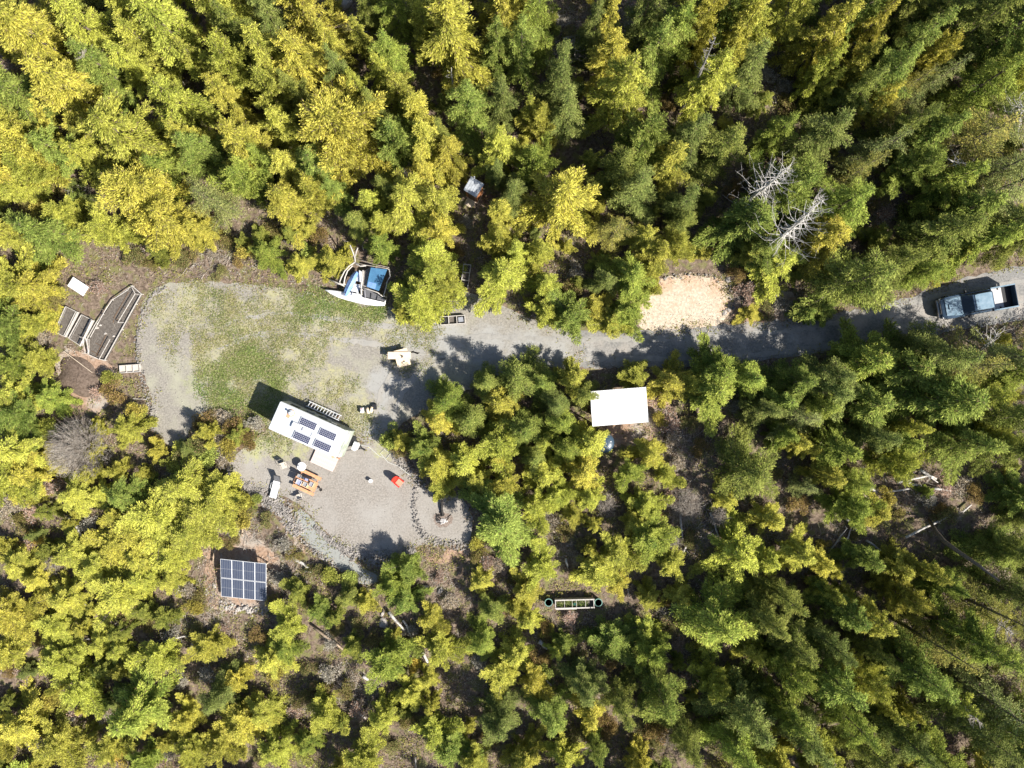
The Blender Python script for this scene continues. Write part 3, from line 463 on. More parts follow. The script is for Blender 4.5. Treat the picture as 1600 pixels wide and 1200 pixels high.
#@@TREES_END
# ring of trees just past the frame: they throw shadows in and carry the wood on
def ring():
    n = 0; tries = 0
    while n < 100 and tries < 6000:
        tries += 1; x = random.uniform(-170, 1770); y = random.uniform(-170, 1370)
        if -25 < x < 1625 and -25 < y < 1225: continue
        wx, wy = W(x, y, 3)
        if float(sd_open(np.array([wx]), np.array([wy]))[0]) < 2.2: continue
        rr = random.uniform(26, 44)
        if any((wx - a) ** 2 + (wy - b) ** 2 < (0.75 * (c + rr / PXM)) ** 2 for a, b, c in trees): continue
        left = x < 400 and y > 300
        place_tree(random.choices('CGFO', (5, 3, 2, 1) if x < 1000 else (2, 4, 3, 2))[0], x, y, rr, random.uniform(4, 6) if left else random.uniform(7, 10), False); n += 1
ring()
def saplings(N=185):
    n = tries = 0
    while n < N and tries < 60000:
        tries += 1; x = random.uniform(-5, 1605); y = random.uniform(-5, 1205); h = random.uniform(1.3, 3.4); rr = random.uniform(.5, 1.05); wx, wy = W(x, y, h * .4)
        if float(sd_open(np.array([wx]), np.array([wy]))[0]) < 1.0: continue
        if any((wx - a) ** 2 + (wy - b) ** 2 < (0.72 * c + rr * .8) ** 2 for a, b, c in trees) or any(math.hypot(wx - fx, wy - fy) < fr + 1.2 for fx, fy, fr in FLATS): continue
        if ((y > 820 and 280 < x < 1080) or (y > 620 and 930 < x < 1350 and y < 960)) and random.random() < .8: continue
        if any(math.hypot(x - a, y - b) < c * PXM * .75 for a, b, c in SLASH) or (712 < x < 762 and 250 < y < 470) or (abs(x - 1450) < 130 and abs(y - 800) < 95) or (x > 950 and x < 1120 and 590 < y < 740): continue
        kind = random.choices('CGF', (5, 3, 1) if x < 900 else (3, 4, 2))[0]; crown, trunk, H, R, _ = random.choice(CED[4:6] + CED[2:3]) if kind != 'F' else random.choice(FIR)
        t = bpy.data.objects.new({'C': 'cedar_sapling', 'G': 'hemlock_sapling', 'F': 'fir_sapling'}[kind], None); COL.objects.link(t); t.location = (wx, wy, gz(wx, wy)); t.rotation_euler = (0, 0, random.uniform(0, 6.28)); t.scale = (rr / R, rr / R, h / H)
        c = link('crown', crown, t); link('trunk', trunk, t); b = random.uniform(.8, 1.1); c.color = (b, b, b, 1)
        if kind == 'G': c.material_slots[0].link = 'OBJECT'; c.material_slots[0].material = M['green']
        t['category'] = 'sapling'; t['group'] = 'young conifers filling the gaps'; labels.append((t, {'C': 'young yellow', 'G': 'young green', 'F': 'young dark'}[kind], {'C': 'cedar', 'G': 'hemlock', 'F': 'fir'}[kind] + ' sapling', x, y)); trees.append((wx, wy, rr)); n += 1
saplings()

# ------------------------------------------------------------------ low shrubs (things) and ground cover (stuff)
SHRUBS = """
3 245 385 15;0 262 372 14;0 300 390 15;3 335 398 13;0 210 405 14;3 150 448 14;0 280 405 12;2 392 392 16;0 350 372 15;0 430 360 16;0 455 350 15;3 400 372 12;0 500 372 14;2 480 395 12;0 235 410 12;0 375 405 11
0 320 660 16;3 348 650 14;0 372 668 16;3 345 690 15;2 360 700 15;0 310 690 16;3 398 660 12;0 385 690 13;2 330 712 16;0 295 715 16;2 270 725 14;0 180 610 16;2 175 590 12;3 150 615 12;2 215 640 13;0 240 690 12
2 612 682 17;0 622 700 13;0 640 690 15;3 655 680 13;0 895 450 16;3 912 462 13;0 870 468 15;3 900 425 13;0 385 795 12;2 400 782 10;0 420 812 12;3 440 850 14;0 460 865 13;0 490 890 13;2 520 900 14;3 430 900 13;0 360 845 12;0 470 935 15;3 445 945 13;2 545 905 12
3 1170 472 12;0 1195 485 14;0 1370 310 16;3 1350 300 14;3 1380 330 16;0 1340 350 15;0 1375 370 15;3 1050 690 14;0 1075 665 14;0 1095 700 13;3 1060 720 13;2 1030 655 11;0 880 830 15;3 860 820 14;0 915 850 13;3 900 870 12;0 1080 840 13;0 1210 740 13;0 1245 790 14;3 1225 840 14;0 1400 800 14;2 1385 775 13;0 1460 790 13;3 1475 745 11;0 1340 830 13;0 1300 880 14;0 1360 900 13;3 1255 890 12
0 750 870 12;3 775 885 13;0 800 900 13;3 700 940 13;0 660 1000 12;3 520 1050 15;0 500 1075 16;0 470 1090 15;3 455 1120 14;0 540 1075 14;3 560 1110 13;0 610 1160 15;0 640 1130 14;3 180 940 16;0 160 925 15;0 200 960 14;3 145 890 14;0 30 820 16;3 50 850 15;0 20 855 14;0 310 940 14;3 290 920 13;0 300 985 13;3 270 960 13;0 230 975 12;3 120 1105 15;0 110 1010 12;3 345 985 12;0 405 990 13;0 430 940 12
0 850 985 13;3 890 970 12;0 865 1005 13;0 900 1020 14;3 1040 960 14;0 1045 930 13;3 1060 1010 13;0 1010 1140 14;3 1040 1155 13;0 950 1140 13;0 1370 1080 15;3 1360 1110 14;0 1395 1120 13;0 1250 240 14;3 1220 140 15;0 1225 165 16;3 1200 120 14;0 1235 60 13;3 1110 190 14;0 1020 210 13;3 560 40 15;0 545 55 14;0 540 75 12;3 880 30 14;0 895 50 13;3 915 40 12;0 1180 410 12;0 1150 430 13;0 95 285 16;3 120 300 14;0 80 300 14;0 45 320 14;0 30 560 12;3 60 530 14;0 85 470 13;0 715 390 10;3 725 345 10;0 690 120 13;0 1430 640 12;0 1400 735 12;0 1515 770 14;3 1490 800 12;0 1560 700 13
"""
def more_shrubs(N=150):
    n = 0; o = []; pts = []; rs = random.Random(77)
    for _ in range(40000):
        if n >= N: break
        x = rs.uniform(0, 1600); y = rs.uniform(0, 1200)
        if not (y > 820 or x > 1000 or y < 80 or x < 420): continue
        r = rs.uniform(10, 17); wx, wy = W(x, y, .4)
        if float(sd_open(np.array([wx]), np.array([wy]))[0]) < .5 or any((wx - a) ** 2 + (wy - b) ** 2 < (0.7 * c + .2) ** 2 for a, b, c in trees) or any(math.hypot(wx - a, wy - b) < 1.0 for a, b in pts) or any(math.hypot(wx - fx, wy - fy) < fr + .4 for fx, fy, fr in FLATS): continue
        if 712 < x < 762 and 250 < y < 470: continue
        pts.append((wx, wy)); n += 1; o.append(f"{rs.choice([0, 0, 2, 3, 3, 4])} {x:.0f} {y:.0f} {r:.0f}")
    return ';'.join(o)
SHRUBS += more_shrubs()
LOOKS = {4: ('low yellow green', 'bush', 'shrub'), 0: ('low olive brown', 'salal shrub', 'shrub'), 2: ('small rounded green', 'shrub', 'shrub'), 3: ('dry rusty brown', 'bracken clump', 'bracken')}
for tk in SHRUBS.replace('\n', ';').split(';'):
    tk = tk.split()
    if not tk: continue
    k, x, y, r = int(tk[0]), float(tk[1]), float(tk[2]), float(tk[3]); me, st, H, R, _ = SHR[k if k else random.choice([0, 1])]
    wx, wy = W(x, y, 0.5); s = r / PXM / R * random.uniform(1.0, 1.2)
    t = bpy.data.objects.new('bracken_clump' if k == 3 else 'shrub', None); COL.objects.link(t); t.location = (wx, wy, gz(wx, wy)); t.rotation_euler = (0, 0, random.uniform(0, 6.28)); t.scale = (s, s, s * random.uniform(.7, 1.1))
    f = link('foliage', me, t); link('stem', st, t); b = random.uniform(0.75, 1.15); f.color = random.choice([(b, b, b, 1), (b * 1.15, b * .95, b, 1), (b * .9, b, b * 1.1, 1)])
    t['category'] = LOOKS[k][2]; t['group'] = 'low shrubs and bracken between the trees'; labels.append((t, LOOKS[k][0], LOOKS[k][1], x, y))

def scatter(n, seed, dens, xr=(-50, 50), yr=(-39, 39)):
    if isinstance(n, tuple): n, xr, yr = n
    r = np.random.default_rng(seed); X = r.uniform(*xr, n); Y = r.uniform(*yr, n); s = sd_open(X, Y); d = dens(X, Y, s); k = r.random(n) < d
    return X[k], Y[k], s[k], r
def keepout(X, Y):
    k = np.ones(len(X), bool)
    for (px, py), rad in (((150, 507), 2.6), ((175, 490), 2.2), ((108, 505), 1.6), ((125, 592), 1.7), ((382, 907), 2.3), ((897, 943), 1.2), ((967, 635), 2.0), ((122, 447), 1.0), ((738, 305), 1.2), ((572, 445), 1.9), ((730, 430), 0.9), ((202, 575), 1.0)):
        wx, wy = W(px, py); k &= np.hypot(X - wx, Y - wy) > rad
    return k
TOTAL = []
def herb_layer(name, n, seed, dens, m, ll, lw, zmax, label, cat, clump=0.16, per=9):
    X, Y, s, r = scatter(n, seed, dens); k = keepout(X, Y); X, Y = X[k], Y[k]
    Z = ground_z(X, Y); c = len(X); X = np.repeat(X, per) + r.normal(0, clump, c * per); Y = np.repeat(Y, per) + r.normal(0, clump, c * per)
    hz = np.repeat(r.random(c) * zmax, per); Z = np.repeat(Z, per) + hz * r.random(c * per) + 0.03; k = len(X)
    an = r.random(k) * 6.28; D = np.stack([np.cos(an), np.sin(an), r.uniform(-.2, .7, k)], 1); N = np.array([0, 0, 1.0]) + r.normal(0, .5, (k, 3))
    me = quads_mesh(name, np.stack([X, Y, Z], 1), D, N, ll * r.uniform(.5, 1.4, k), lw * r.uniform(.5, 1.4, k), m, np.clip(r.normal(.3, .3, k), 0, 1))
    o = link(name, me); tag(o, label, cat, None, 'stuff'); print(name, k); return o
out = lambda X, Y, s: np.clip((s - 0.05) / 0.7, 0, 1)
herb_layer('undergrowth', 75000, 51, lambda X, Y, s: out(X, Y, s) * np.clip((vnoise(X, Y, 0.35, 5) - 0.33) * 3.2, 0, 1) * np.where(vnoise(X, Y, 1.1, 6) > .36, 1, .25), M['under'], 0.13, 0.065, 0.55, 'mixed low green undergrowth covering the forest floor', 'undergrowth')
herb_layer('dry_litter_brush', 40000, 52, lambda X, Y, s: np.clip((s + 0.35) / 0.8, 0, 1) * np.clip((vnoise(X, Y, 0.4, 9) - 0.35) * 3, 0, 1), M['dry'], 0.22, 0.045, 0.25, 'dry brown bracken and litter between the trees', 'dry brush', 0.2, 8)
gz_grass = [((370, 600), 3.2), ((330, 610), 2.2), ((400, 640), 2.2), ((480, 475), 4.2), ((560, 480), 2.2), ((350, 480), 3.5), ((380, 560), 4.5), ((520, 640), 3.0), ((440, 540), 4), ((425, 690), 1.8), ((240, 470), 1.6), ((640, 545), 2.2), ((300, 530), 2.5), ((575, 650), 1.2), ((655, 505), 2)]
def grassd(X, Y, s):
    d = np.zeros(len(X))
    for (px, py), r_ in gz_grass: wx, wy = W(px, py); d = np.maximum(d, np.clip(1.25 - np.hypot(X - wx, Y - wy) / r_, 0, 1))
    return (s < 0.2) * d * np.clip((vnoise(X, Y, 0.8, 11) - 0.2) * 2.6, 0, 1) * np.clip(.25 + vnoise(X, Y, 2.3, 12), 0, 1)
herb_layer('grass', (110000, (-34, 8), (-6, 9)), 53, grassd, M['grass'], 0.12, 0.04, 0.04, 'thin dry yellow green grass growing through the gravel', 'grass', 0.12, 5)
def lawnd(X, Y, s):
    d = np.zeros(len(X))
    for (px, py), r_ in (((345, 600), 1.9), ((392, 592), 2.3), ((375, 622), 1.6), ((408, 640), 1.6), ((425, 600), 1.2), ((490, 478), 1.6), ((545, 482), 1.5), ((585, 486), 1.0), ((395, 560), 1.2), ((408, 685), .8)): wx, wy = W(px, py); d = np.maximum(d, np.clip(1.3 - np.hypot(X - wx, Y - wy) / r_, 0, 1))
    return d * np.clip((vnoise(X, Y, 0.9, 15) - 0.22) * 2.5, 0, 1)
herb_layer('green_grass', (60000, (-30, -8), (-6, 9)), 54, lawnd, M['lawn'], 0.13, 0.045, 0.06, 'patch of short lush green grass at the clearing edge by the trailer', 'grass', 0.1, 6)
herb_layer('edge_weeds', (60000, (-34, 44), (-19, 11)), 55, lambda X, Y, s: np.exp(-((s - 0.05) / 0.6) ** 2) * np.clip((vnoise(X, Y, 0.9, 16) - .38) * 2.2, 0, .7), M['under'], 0.13, 0.06, 0.12, 'weeds and moss fringing the edge of the gravel', 'weeds', 0.12, 5)

def twigs(name, n, seed, dens, m, label, lr=(0.25, 1.1), rr=(0.008, 0.022)):
    X, Y, s, r = scatter(n, seed, dens); tb = MB()
    Z = ground_z(X, Y)
    for x, y, z in zip(X, Y, Z):
        L = r.uniform(*lr) * r.uniform(.5, 1); a = r.random() * 6.28; q = r.uniform(*rr); h = z + r.uniform(.02, .22); dz = r.normal(0, .12)
        dx, dy = math.cos(a) * L, math.sin(a) * L; bx, by = r.normal(0, .08, 2)
        tb.tube([(x, y, h), (x + dx / 2 + bx, y + dy / 2 + by, h + dz / 2 + .03), (x + dx, y + dy, max(h + dz, z + .02))], [q, q * .8, q * .4], 3, cap=False)
    tag(tb.build(name, m), label, 'twigs', None, 'stuff')
twigs('twig_litter', 9000, 61, lambda X, Y, s: out(X, Y, s) * np.clip((vnoise(X, Y, 0.3, 21) - .3) * 1.8, 0, 1), M['twig'], 'pale dead twigs and sticks littering the forest floor')
def near(spots):
    def f(X, Y, s):
        d = np.zeros(len(X))
        for px, py, r_ in spots: wx, wy = W(px, py); d = np.maximum(d, np.clip(1.2 - np.hypot(X - wx, Y - wy) / r_, 0, 1))
        return d * (s > 0.1)
    return f
twigs('slash_piles', 170000, 62, lambda X, Y, s: near(SLASH)(X, Y, s) * 1.0, M['twig'], 'tangles of grey logging slash in the open gaps', (0.3, 1.5), (0.008, 0.022))

# ------------------------------------------------------------------ stones
def icorock(r, size):
    bm = bmesh.new(); bmesh.ops.create_icosphere(bm, subdivisions=1, radius=1)
    for v in bm.verts: v.co *= r.uniform(.7, 1.15)
    sc = Vector((r.uniform(.7, 1.2), r.uniform(.7, 1.2), r.uniform(.45, .8))) * size
    vs = [(v.co.x * sc.x, v.co.y * sc.y, v.co.z * sc.z) for v in bm.verts]; fs = [tuple(v.index for v in f.verts) for f in bm.faces]; bm.free(); return vs, fs
def rocks(name, pts, label, m, cat='stones'):
    r = random.Random(hash(name) % 1000 if False else len(pts)); base = [icorock(r, 1) for _ in range(12)]; tb = MB()
    for x, y, z, sz in pts:
        vs, fs = r.choice(base); a = r.random() * 6.28; ca, sa = math.cos(a), math.sin(a)
        tb.add([(x + sz * (vx * ca - vy * sa), y + sz * (vx * sa + vy * ca), z + sz * (vz + .15)) for vx, vy, vz in vs], fs)
    tag(tb.build(name, m), label, cat, None, 'stuff')
def along(poly, wpx, n, sz):
    r = random.Random(len(poly) * 7 + n); P = [Vector(W(*p)) for p in poly]; o = []
    L = [(P[i + 1] - P[i]).length for i in range(len(P) - 1)]; wd = wpx if hasattr(wpx, '__len__') else [wpx] * len(P)
    for _ in range(n):
        i = r.choices(range(len(L)), L)[0]; t = r.random(); p = P[i].lerp(P[i + 1], t); d = (P[i + 1] - P[i]).normalized(); ww = (wd[i] * (1 - t) + wd[i + 1] * t) / PXM / 2; q = r.gauss(0, .5) * ww
        p = p + Vector((-d.y, d.x)) * q; s = r.uniform(*sz); o.append((p.x, p.y, max(0.0, .16 * (1 - abs(q) / (ww + .01))) * r.random() + .01, s))
    return o
rocks('rubble_bank', along([(362, 742), (392, 765), (425, 782), (450, 805), (468, 835)], [10, 16, 30, 34, 20], 1500, (.05, .13)), 'bank of grey rubble stones along the left edge of the yard', M['stone'])
rocks('rubble_berm', along([(492, 822), (520, 848), (560, 870), (600, 872), (650, 860)], [6, 12, 26, 30, 18], 1300, (.04, .11)), 'curved berm of loose pale stones below the yard', M['stone'])
rocks('rubble_line', along([(650, 762), (646, 790), (650, 818), (664, 838), (690, 850), (740, 852)], [9, 13, 15, 12, 18, 24], 360, (.04, .10)), 'line of small stones curving round the fire pit', M['stone'])
rocks('stone_edging', along([(262, 448), (238, 462), (222, 492), (215, 530), (218, 570), (226, 600), (236, 640), (244, 672)], [9, 9, 11, 9, 12, 10, 14, 20], 330, (.035, .12)), 'rim of small stones along the left edge of the clearing', M['stone'])
rocks('stone_bank', along([(600, 690), (622, 718), (645, 742), (660, 762), (700, 772)], [8, 14, 16, 10, 8], 420, (.04, .11)), 'stony bank where the yard meets the tree island', M['stone'])
rocks('path_stones', along([(470, 842), (500, 868), (545, 898), (575, 915)], 9, 170, (.05, .13)), 'stones along the lower edge of the sloping path', M['stone'])
rocks('turnout_stones', along([(1010, 442), (1060, 430), (1110, 432), (1140, 445), (1144, 480), (1138, 492)], [9, 9, 9, 16, 9, 20], 60, (.05, .14)), 'stones and clods round the rim of the wood chip turnout', M['stone'])
rocks('spilled_chips', along([(995, 470), (1010, 442), (1060, 432), (1120, 436), (1144, 465), (1138, 492), (1090, 514), (1020, 516)], [26] * 8, 900, (.02, .05)), 'wood chips spilled round the rim of the turnout', M['chips'], 'wood chips')
rocks('array_stones', along([(345, 945), (380, 950), (415, 956)], 16, 90, (.07, .17)), 'pale pinkish stones along the lower edge of the solar array', M['pale_stone'])
rr_ = np.random.default_rng(91); X = rr_.uniform(-33, 42, 16000); Y = rr_.uniform(-17, 10, 16000); s_ = sd_open(X, Y); k_ = (s_ < -0.05) & (rr_.random(16000) < .8)
rocks('loose_pebbles', [(x, y, .018, q) for x, y, q in zip(X[k_], Y[k_], rr_.uniform(.018, .045, k_.sum()))], 'loose pebbles scattered over the gravel', M['stone'])
BOULD = [(540, 6, 12, 'large pale angular boulder at the top edge left of centre'), (955, 4, 10, 'pale boulder at the top edge right of centre'), (965, 12, 6, 'small pale rock just below the boulder at the top edge'), (600, 972, 9, 'flat grey slab rock among trees below the sloping path'), (598, 958, 5, 'small grey rock above the flat slab rock'), (1132, 489, 5, 'grey rock at the lower right rim of the wood chip turnout'), (1139, 484, 4, 'smaller grey rock beside the turnout rim rock'), (110, 1121, 8, 'pale weathered rock in the brush near the bottom left corner'), (322, 925, 6, 'pale pink rock just left of the solar array'), (665, 918, 7, 'pale rock on the bare patch below the fire pit'), (688, 922, 6, 'second pale rock on the bare patch below the fire pit'), (545, 906, 5, 'grey rock at the foot of the sloping path'), (335, 915, 5, 'small pale stone touching the left side of the solar array'), (1137, 437, 5, 'rock on the upper right rim of the turnout')]
rb = random.Random(5)
for px, py, rp, lb in BOULD:
    bm = bmesh.new(); bmesh.ops.create_icosphere(bm, subdivisions=2, radius=1)
    for v in bm.verts: v.co *= rb.uniform(.78, 1.12)
    bmesh.ops.scale(bm, vec=(rp / PXM, rp / PXM * rb.uniform(.6, .9), rp / PXM * .5), verts=bm.verts); me = bpy.data.meshes.new('boulder'); bm.to_mesh(me); bm.free(); me.materials.append(M['pale_stone'])
    x, y = W(px, py); tag(link('boulder', me, None, (x, y, gz(x, y) + rp / PXM * .15), (0, 0, rb.random() * 3)), lb, 'boulder')

# ------------------------------------------------------------------ fallen logs
LOGS = [(1410,838,1512,787,4,'deadwood','long straight bleached pole lying across the gap'),(1400,753,1450,743,4.5,'deadwood','bleached log slanting gently in the middle of the log jumble'),(1399,751,1440,759,5,'deadwood','thick bleached log crossing the slanting one'),(1375,772,1421,764,4,'deadwood','lowest bleached log of the log jumble'),(1359,759,1373,770,7,'deadwood','short white stump end at the left of the log jumble'),(1455,762,1482,766,4.5,'deadwood','short bleached log right of the log jumble'),(1437,733,1463,748,5,'deadwood','topmost bleached log of the log jumble'),(1450,745,1465,754,2.5,'deadwood','thin pale stick under the topmost bleached log'),
(1321,808,1338,828,6,'deadwood','stubby bleached log above the crossed sticks'),(1310,868,1329,822,3,'deadwood','pale stick reaching down from the stubby log'),(1291,862,1321,824,2.5,'deadwood','thinner pale stick left of the stubby log'),(1355,845,1384,864,3,'deadwood','short pale stick right of the stubby log'),
(384,782,377,838,3.5,'brownlog','long thin tan pole above the solar array'),(341,838,332,880,3,'brownlog','thin tan pole left of the solar array'),(457,870,481,888,5.5,'deadwood','white split log on the slope right of the solar array'),(477,893,486,894,3,'deadwood','small white chunk beside the split log'),(109,812,126,849,4.5,'deadwood','bleached log with a broken top near the left edge'),(104,812,112,806,4.5,'deadwood','short white broken piece on top of the bleached log'),
(608,955,632,984,5,'deadwood','white log lying below the flat slab rock'),(630,968,643,993,3,'deadwood','thin pale log parallel to the white log'),(655,1014,668,1037,5,'deadwood','white log right of the lime green cedar'),(492,978,538,1013,4,'brownlog','long tan log lower right of the solar array'),(842,1002,855,1013,7,'deadwood','chunky grey white log end below the planter trough'),(833,1036,862,1071,3.5,'deadwood','long pale stick below the chunky log end'),(893,1022,901,1036,3.5,'greywood','short grey log in shade below the planter trough'),
(296,1020,302,1003,4.5,'deadwood','short white log pointing up near the lower left'),(270,998,296,994,3,'deadwood','pale branch left of the short white log'),(118,995,147,998,4,'greywood','grey log in shade near the left edge'),(213,962,233,969,3,'brownlog','tan log on bare ground left of the solar array'),(884,872,887,886,4,'deadwood','short pale log between yellow cedars above the planter'),(974,895,984,933,3,'greywood','grey stick right of the planter trough'),(550,1104,572,1122,5,'deadwood','pale splintered log at the bottom of the slash tangle'),(567,1056,577,1063,5,'deadwood','white log end at the top of the slash tangle'),
(1062,803,1066,842,3.5,'deadwood','upright pale branch in the slash gap'),(1108,800,1122,840,4,'deadwood','forked bleached branch right of the slash gap'),(1003,812,1030,818,3,'deadwood','pale stick left of the slash gap'),(1075,845,1062,870,4,'deadwood','curved white root at the bottom of the slash gap'),(1570,353,1615,336,5,'greywood','grey pole at the right edge above the truck'),(1025,1166,1048,1158,5,'brownlog','brown log end near the bottom edge'),(785,103,812,104,2,'deadwood','thin white stick in deep shade near the top edge'),(1231,80,1232,90,3.5,'deadwood','small white stub in brown brush near the top'),(204,398,196,402,5,'deadwood','small white stump above the clearing'),(196,400,197,410,3,'greywood','root of the small white stump'),(80,283,92,290,7,'deadwood','white stump in a brushy gap at the upper left'),(880,60,905,52,4,'deadwood','pale root among brush near the top edge'),(1180,290,1188,262,0,'x','x'),(1250,1078,1250,1078,0,'x','x'),(0,780,40,782,2.5,'brownlog','thin tan stick at the left edge'),(2,772,12,764,7,'deadwood','white stump at the left edge'),(552,45,590,55,2.5,'deadwood','thin pale stick near the top edge left of centre'),(1150,1120,1156,1128,2,'deadwood','tiny pale stick near the lower trees'),(1380,1121,1402,1120,2.5,'deadwood','pale stick in the brown gap near the bottom right'),(650,1178,652,1200,3,'greywood','grey upright stick at the bottom edge'),(745,1175,748,1200,4,'greywood','grey broken stem at the bottom edge right of the stick'),(440,375,480,392,2.5,'greywood','thin grey branch above the boat shelter')]
rl = random.Random(9)
for x1, y1, x2, y2, wd, mk, lb in LOGS:
    if wd == 0: continue
    a = Vector(W(x1, y1, .35)); b = Vector(W(x2, y2, .35)); d = b - a; L = d.length; r = wd / PXM / 2; z = max(gz(*a), gz(*b), gz((a.x + b.x) / 2, (a.y + b.y) / 2)) + (r + (0.22 if wd < 5 else .12))
    nseg = max(3, int(L / .8)); pts = []; rad = []
    for i in range(nseg + 1):
        t = i / nseg; pts.append((L * t, rl.gauss(0, .02 + .012 * L) * (0 < t < 1), rl.gauss(0, .02))); rad.append(r * (1.12 - .5 * t) * rl.uniform(.9, 1.1))
    tb = MB().tube(pts, rad, 8)
    for q in range(int(L * 1.2)):
        t = rl.random(); p = Vector((L * t, 0, 0)); an = rl.uniform(-1.2, 1.2); tb.tube([p, p + Vector((.12, math.sin(an) * .35, math.cos(an) * .15 + .05)) * rl.uniform(.5, 1.4)], [r * .35, .006], 4)
    tag(tb.build('fallen_log', M[mk], None, True, (a.x, a.y, z)), lb, 'log').rotation_euler = (0, 0, math.atan2(d.y, d.x))
def polylog(pts, rad, m, lb, h0=.3, nm='fallen_log'):
    P = [(*W(x, y, h), h) for x, y, h in pts]; o = Vector(P[0]); return tag(MB().tube([Vector(p) - o for p in P], rad, 9).build(nm, m, None, True, o), lb, 'log')
polylog([(1452, 812, .6), (1462, 830, 2.0), (1475, 846, 3.2), (1500, 864, 4.6), (1530, 884, 6.0), (1562, 908, 7.2)], [.11, .16, .18, .16, .13, .08], M['bark'], 'thick curved dark grey log bending down to the lower right')

# ------------------------------------------------------------------ snags and bare shrubs
def snag(bx, by, tx, ty, lb, m=M['deadwood'], nb=60, spread=1.7, r0=.17, up=0.25, lo=.35, top_bare=True, grp=None, h=None):
    """dead trunk whose foot shows at b and whose tip shows at t"""
    rb_, rt = math.hypot(bx - 800, by - 600), math.hypot(tx - 800, ty - 600); h = h or CAMH * (1 - rb_ / rt); h = max(3.0, min(h, 17)); fx, fy = W(bx, by); ex, ey = W(tx, ty, h)
    t = thing('dead_tree', lb, 'dead tree', (fx, fy, gz(fx, fy)), 0, grp); e = Vector((ex - fx, ey - fy, h)); rn = random.Random(int(bx + by))
    ax = lambda u: e * u + Vector((.12 * math.sin(u * 5), .12 * math.cos(u * 4) - .12, 0))
    MB().tube([ax(u / 8) for u in range(9)], [r0 * (1 - u / 8) ** .8 + .012 for u in range(9)], 8).build('trunk', m, t, True)
    for i in range(nb):
        u = lo + (1 - lo) * (i + rn.random()) / nb; p = ax(u); az = rn.random() * 6.28; L = spread * (1.15 - u) * rn.uniform(.25, 1.35) + .15; d = Vector((math.cos(az), math.sin(az), 0)); s = Vector((-d.y, d.x, 0)) * rn.gauss(0, .35)
        q = [p, p + d * L * .4 + Vector((0, 0, -L * .05)), p + d * L * .75 + s * L * .3 + Vector((0, 0, L * up * .6)), p + (d + s * .8) * L + Vector((0, 0, L * up * 1.8))]
        tb = MB().tube(q, [.02 + .008 * L, .017, .011, .004], 4, cap=False)
        for k in range(rn.randint(2, 6)):
            c = q[1].lerp(q[3], rn.random()); tb.tube([c, c + Vector((rn.gauss(0, .3), rn.gauss(0, .3), rn.uniform(0, .35))) * L * .5], [.007, .003], 3, cap=False)
        if i < 26: tb.build('branch', m, t)
        else:
            rest = rest if i > 26 else MB(); rest.add(tb.v, tb.f)
    if nb > 26: tag(rest.build('branch', m, t), None, None, None, 'stuff')
    return t
snag(1150, 325, 1240, 252, 'left of the two bleached dead trees, tip over green cedars', nb=85, spread=3.0, r0=.2)
snag(1180, 402, 1290, 306, 'right of the two bleached dead trees, tip pointing at the upper right', nb=90, spread=3.0, r0=.2)
snag(1240, 330, 1290, 300, 'small slender dead tree between the two big bleached ones', nb=30, spread=1.2, r0=.08, h=7)
snag(1063, 172, 1122, 52, 'grey brown leaning dead trunk near the top edge', M['greywood'], 26, 1.0, .19, lo=.62)
snag(1560, 258, 1490, 245, 'dead tree of long curved pale branches near the right edge', nb=30, spread=3.4, r0=.08, up=-.1, lo=.2, h=7)
snag(1590, 180, 1600, 160, 'bare crowned dead tree at the right edge of the picture', nb=46, spread=3.6, r0=.1, up=.2, lo=.3, h=9)
snag(1530, 545, 1560, 520, 'dead tree spreading bare pale limbs below the truck', nb=34, spread=3.2, r0=.09, up=.1, lo=.2, h=5)
snag(1460, 75, 1440, 60, 'grey bare twiggy tree near the top right', M['twig'], 50, 2.6, .07, up=.4, lo=.15, h=6)
snag(150, 85, 128, 75, 'grey dead top among yellow cedars in the upper left', M['twig'], 40, 1.6, .08, up=.3, lo=.3, h=8)
snag(704, 140, 708, 104, 'pale dead stem under the tallest yellow cedar at the top', M['deadwood'], 6, .6, .12, lo=.5, h=6)
snag(905, 95, 895, 60, 'dead brown tree with bare roots near the top edge', M['twig'], 36, 1.5, .08, lo=.2, h=4)
snag(1545, 960, 1585, 985, 'slim dead top rising among the lower right trees', M['twig'], 40, 1.4, .07, lo=.3, h=11)
snag(1470, 1075, 1530, 1120, 'slender half bare trunk near the bottom right corner', M['twig'], 40, 1.3, .08, lo=.4, h=11)
def bareshrub(x, y, rpx, H, lb, n=420, m=M['twig'], nm='bare_shrub'):
    wx, wy = W(x, y, H * .5); t = thing(nm, lb, 'shrub', (wx, wy, gz(wx, wy))); R = rpx / PXM; rn = random.Random(int(x)); tb = MB(); st = MB()
    for k in range(12): a = k * .52; st.tube([(0, 0, 0), (math.cos(a) * R * .25, math.sin(a) * R * .25, H * .4), (math.cos(a) * R * .5, math.sin(a) * R * .5, H * .75)], [.035, .025, .012], 5)
    for i in range(n):
        a = rn.random() * 6.28; u = rn.random() ** .6; e = Vector((math.cos(a) * R * u, math.sin(a) * R * u, H * (1.05 - .55 * u * u) * rn.uniform(.85, 1.1))); b = e * .35; b.z = e.z * .35
        mid = b.lerp(e, .5) + Vector((rn.gauss(0, .1), rn.gauss(0, .1), .1)); tb.tube([b, mid, e], [.014, .01, .004], 3, cap=False)
        for q in range(3): c = mid.lerp(e, rn.random()); tb.tube([c, c + Vector((rn.gauss(0, .22), rn.gauss(0, .22), rn.uniform(0, .3)))], [.008, .004], 3, cap=False)
    st.build('stem', M['bark'], t); tag(tb.build('branches', m, t), None, None, None, 'stuff')
bareshrub(125, 700, 52, 3.6, 'large round leafless grey shrub left of the clearing', 800)
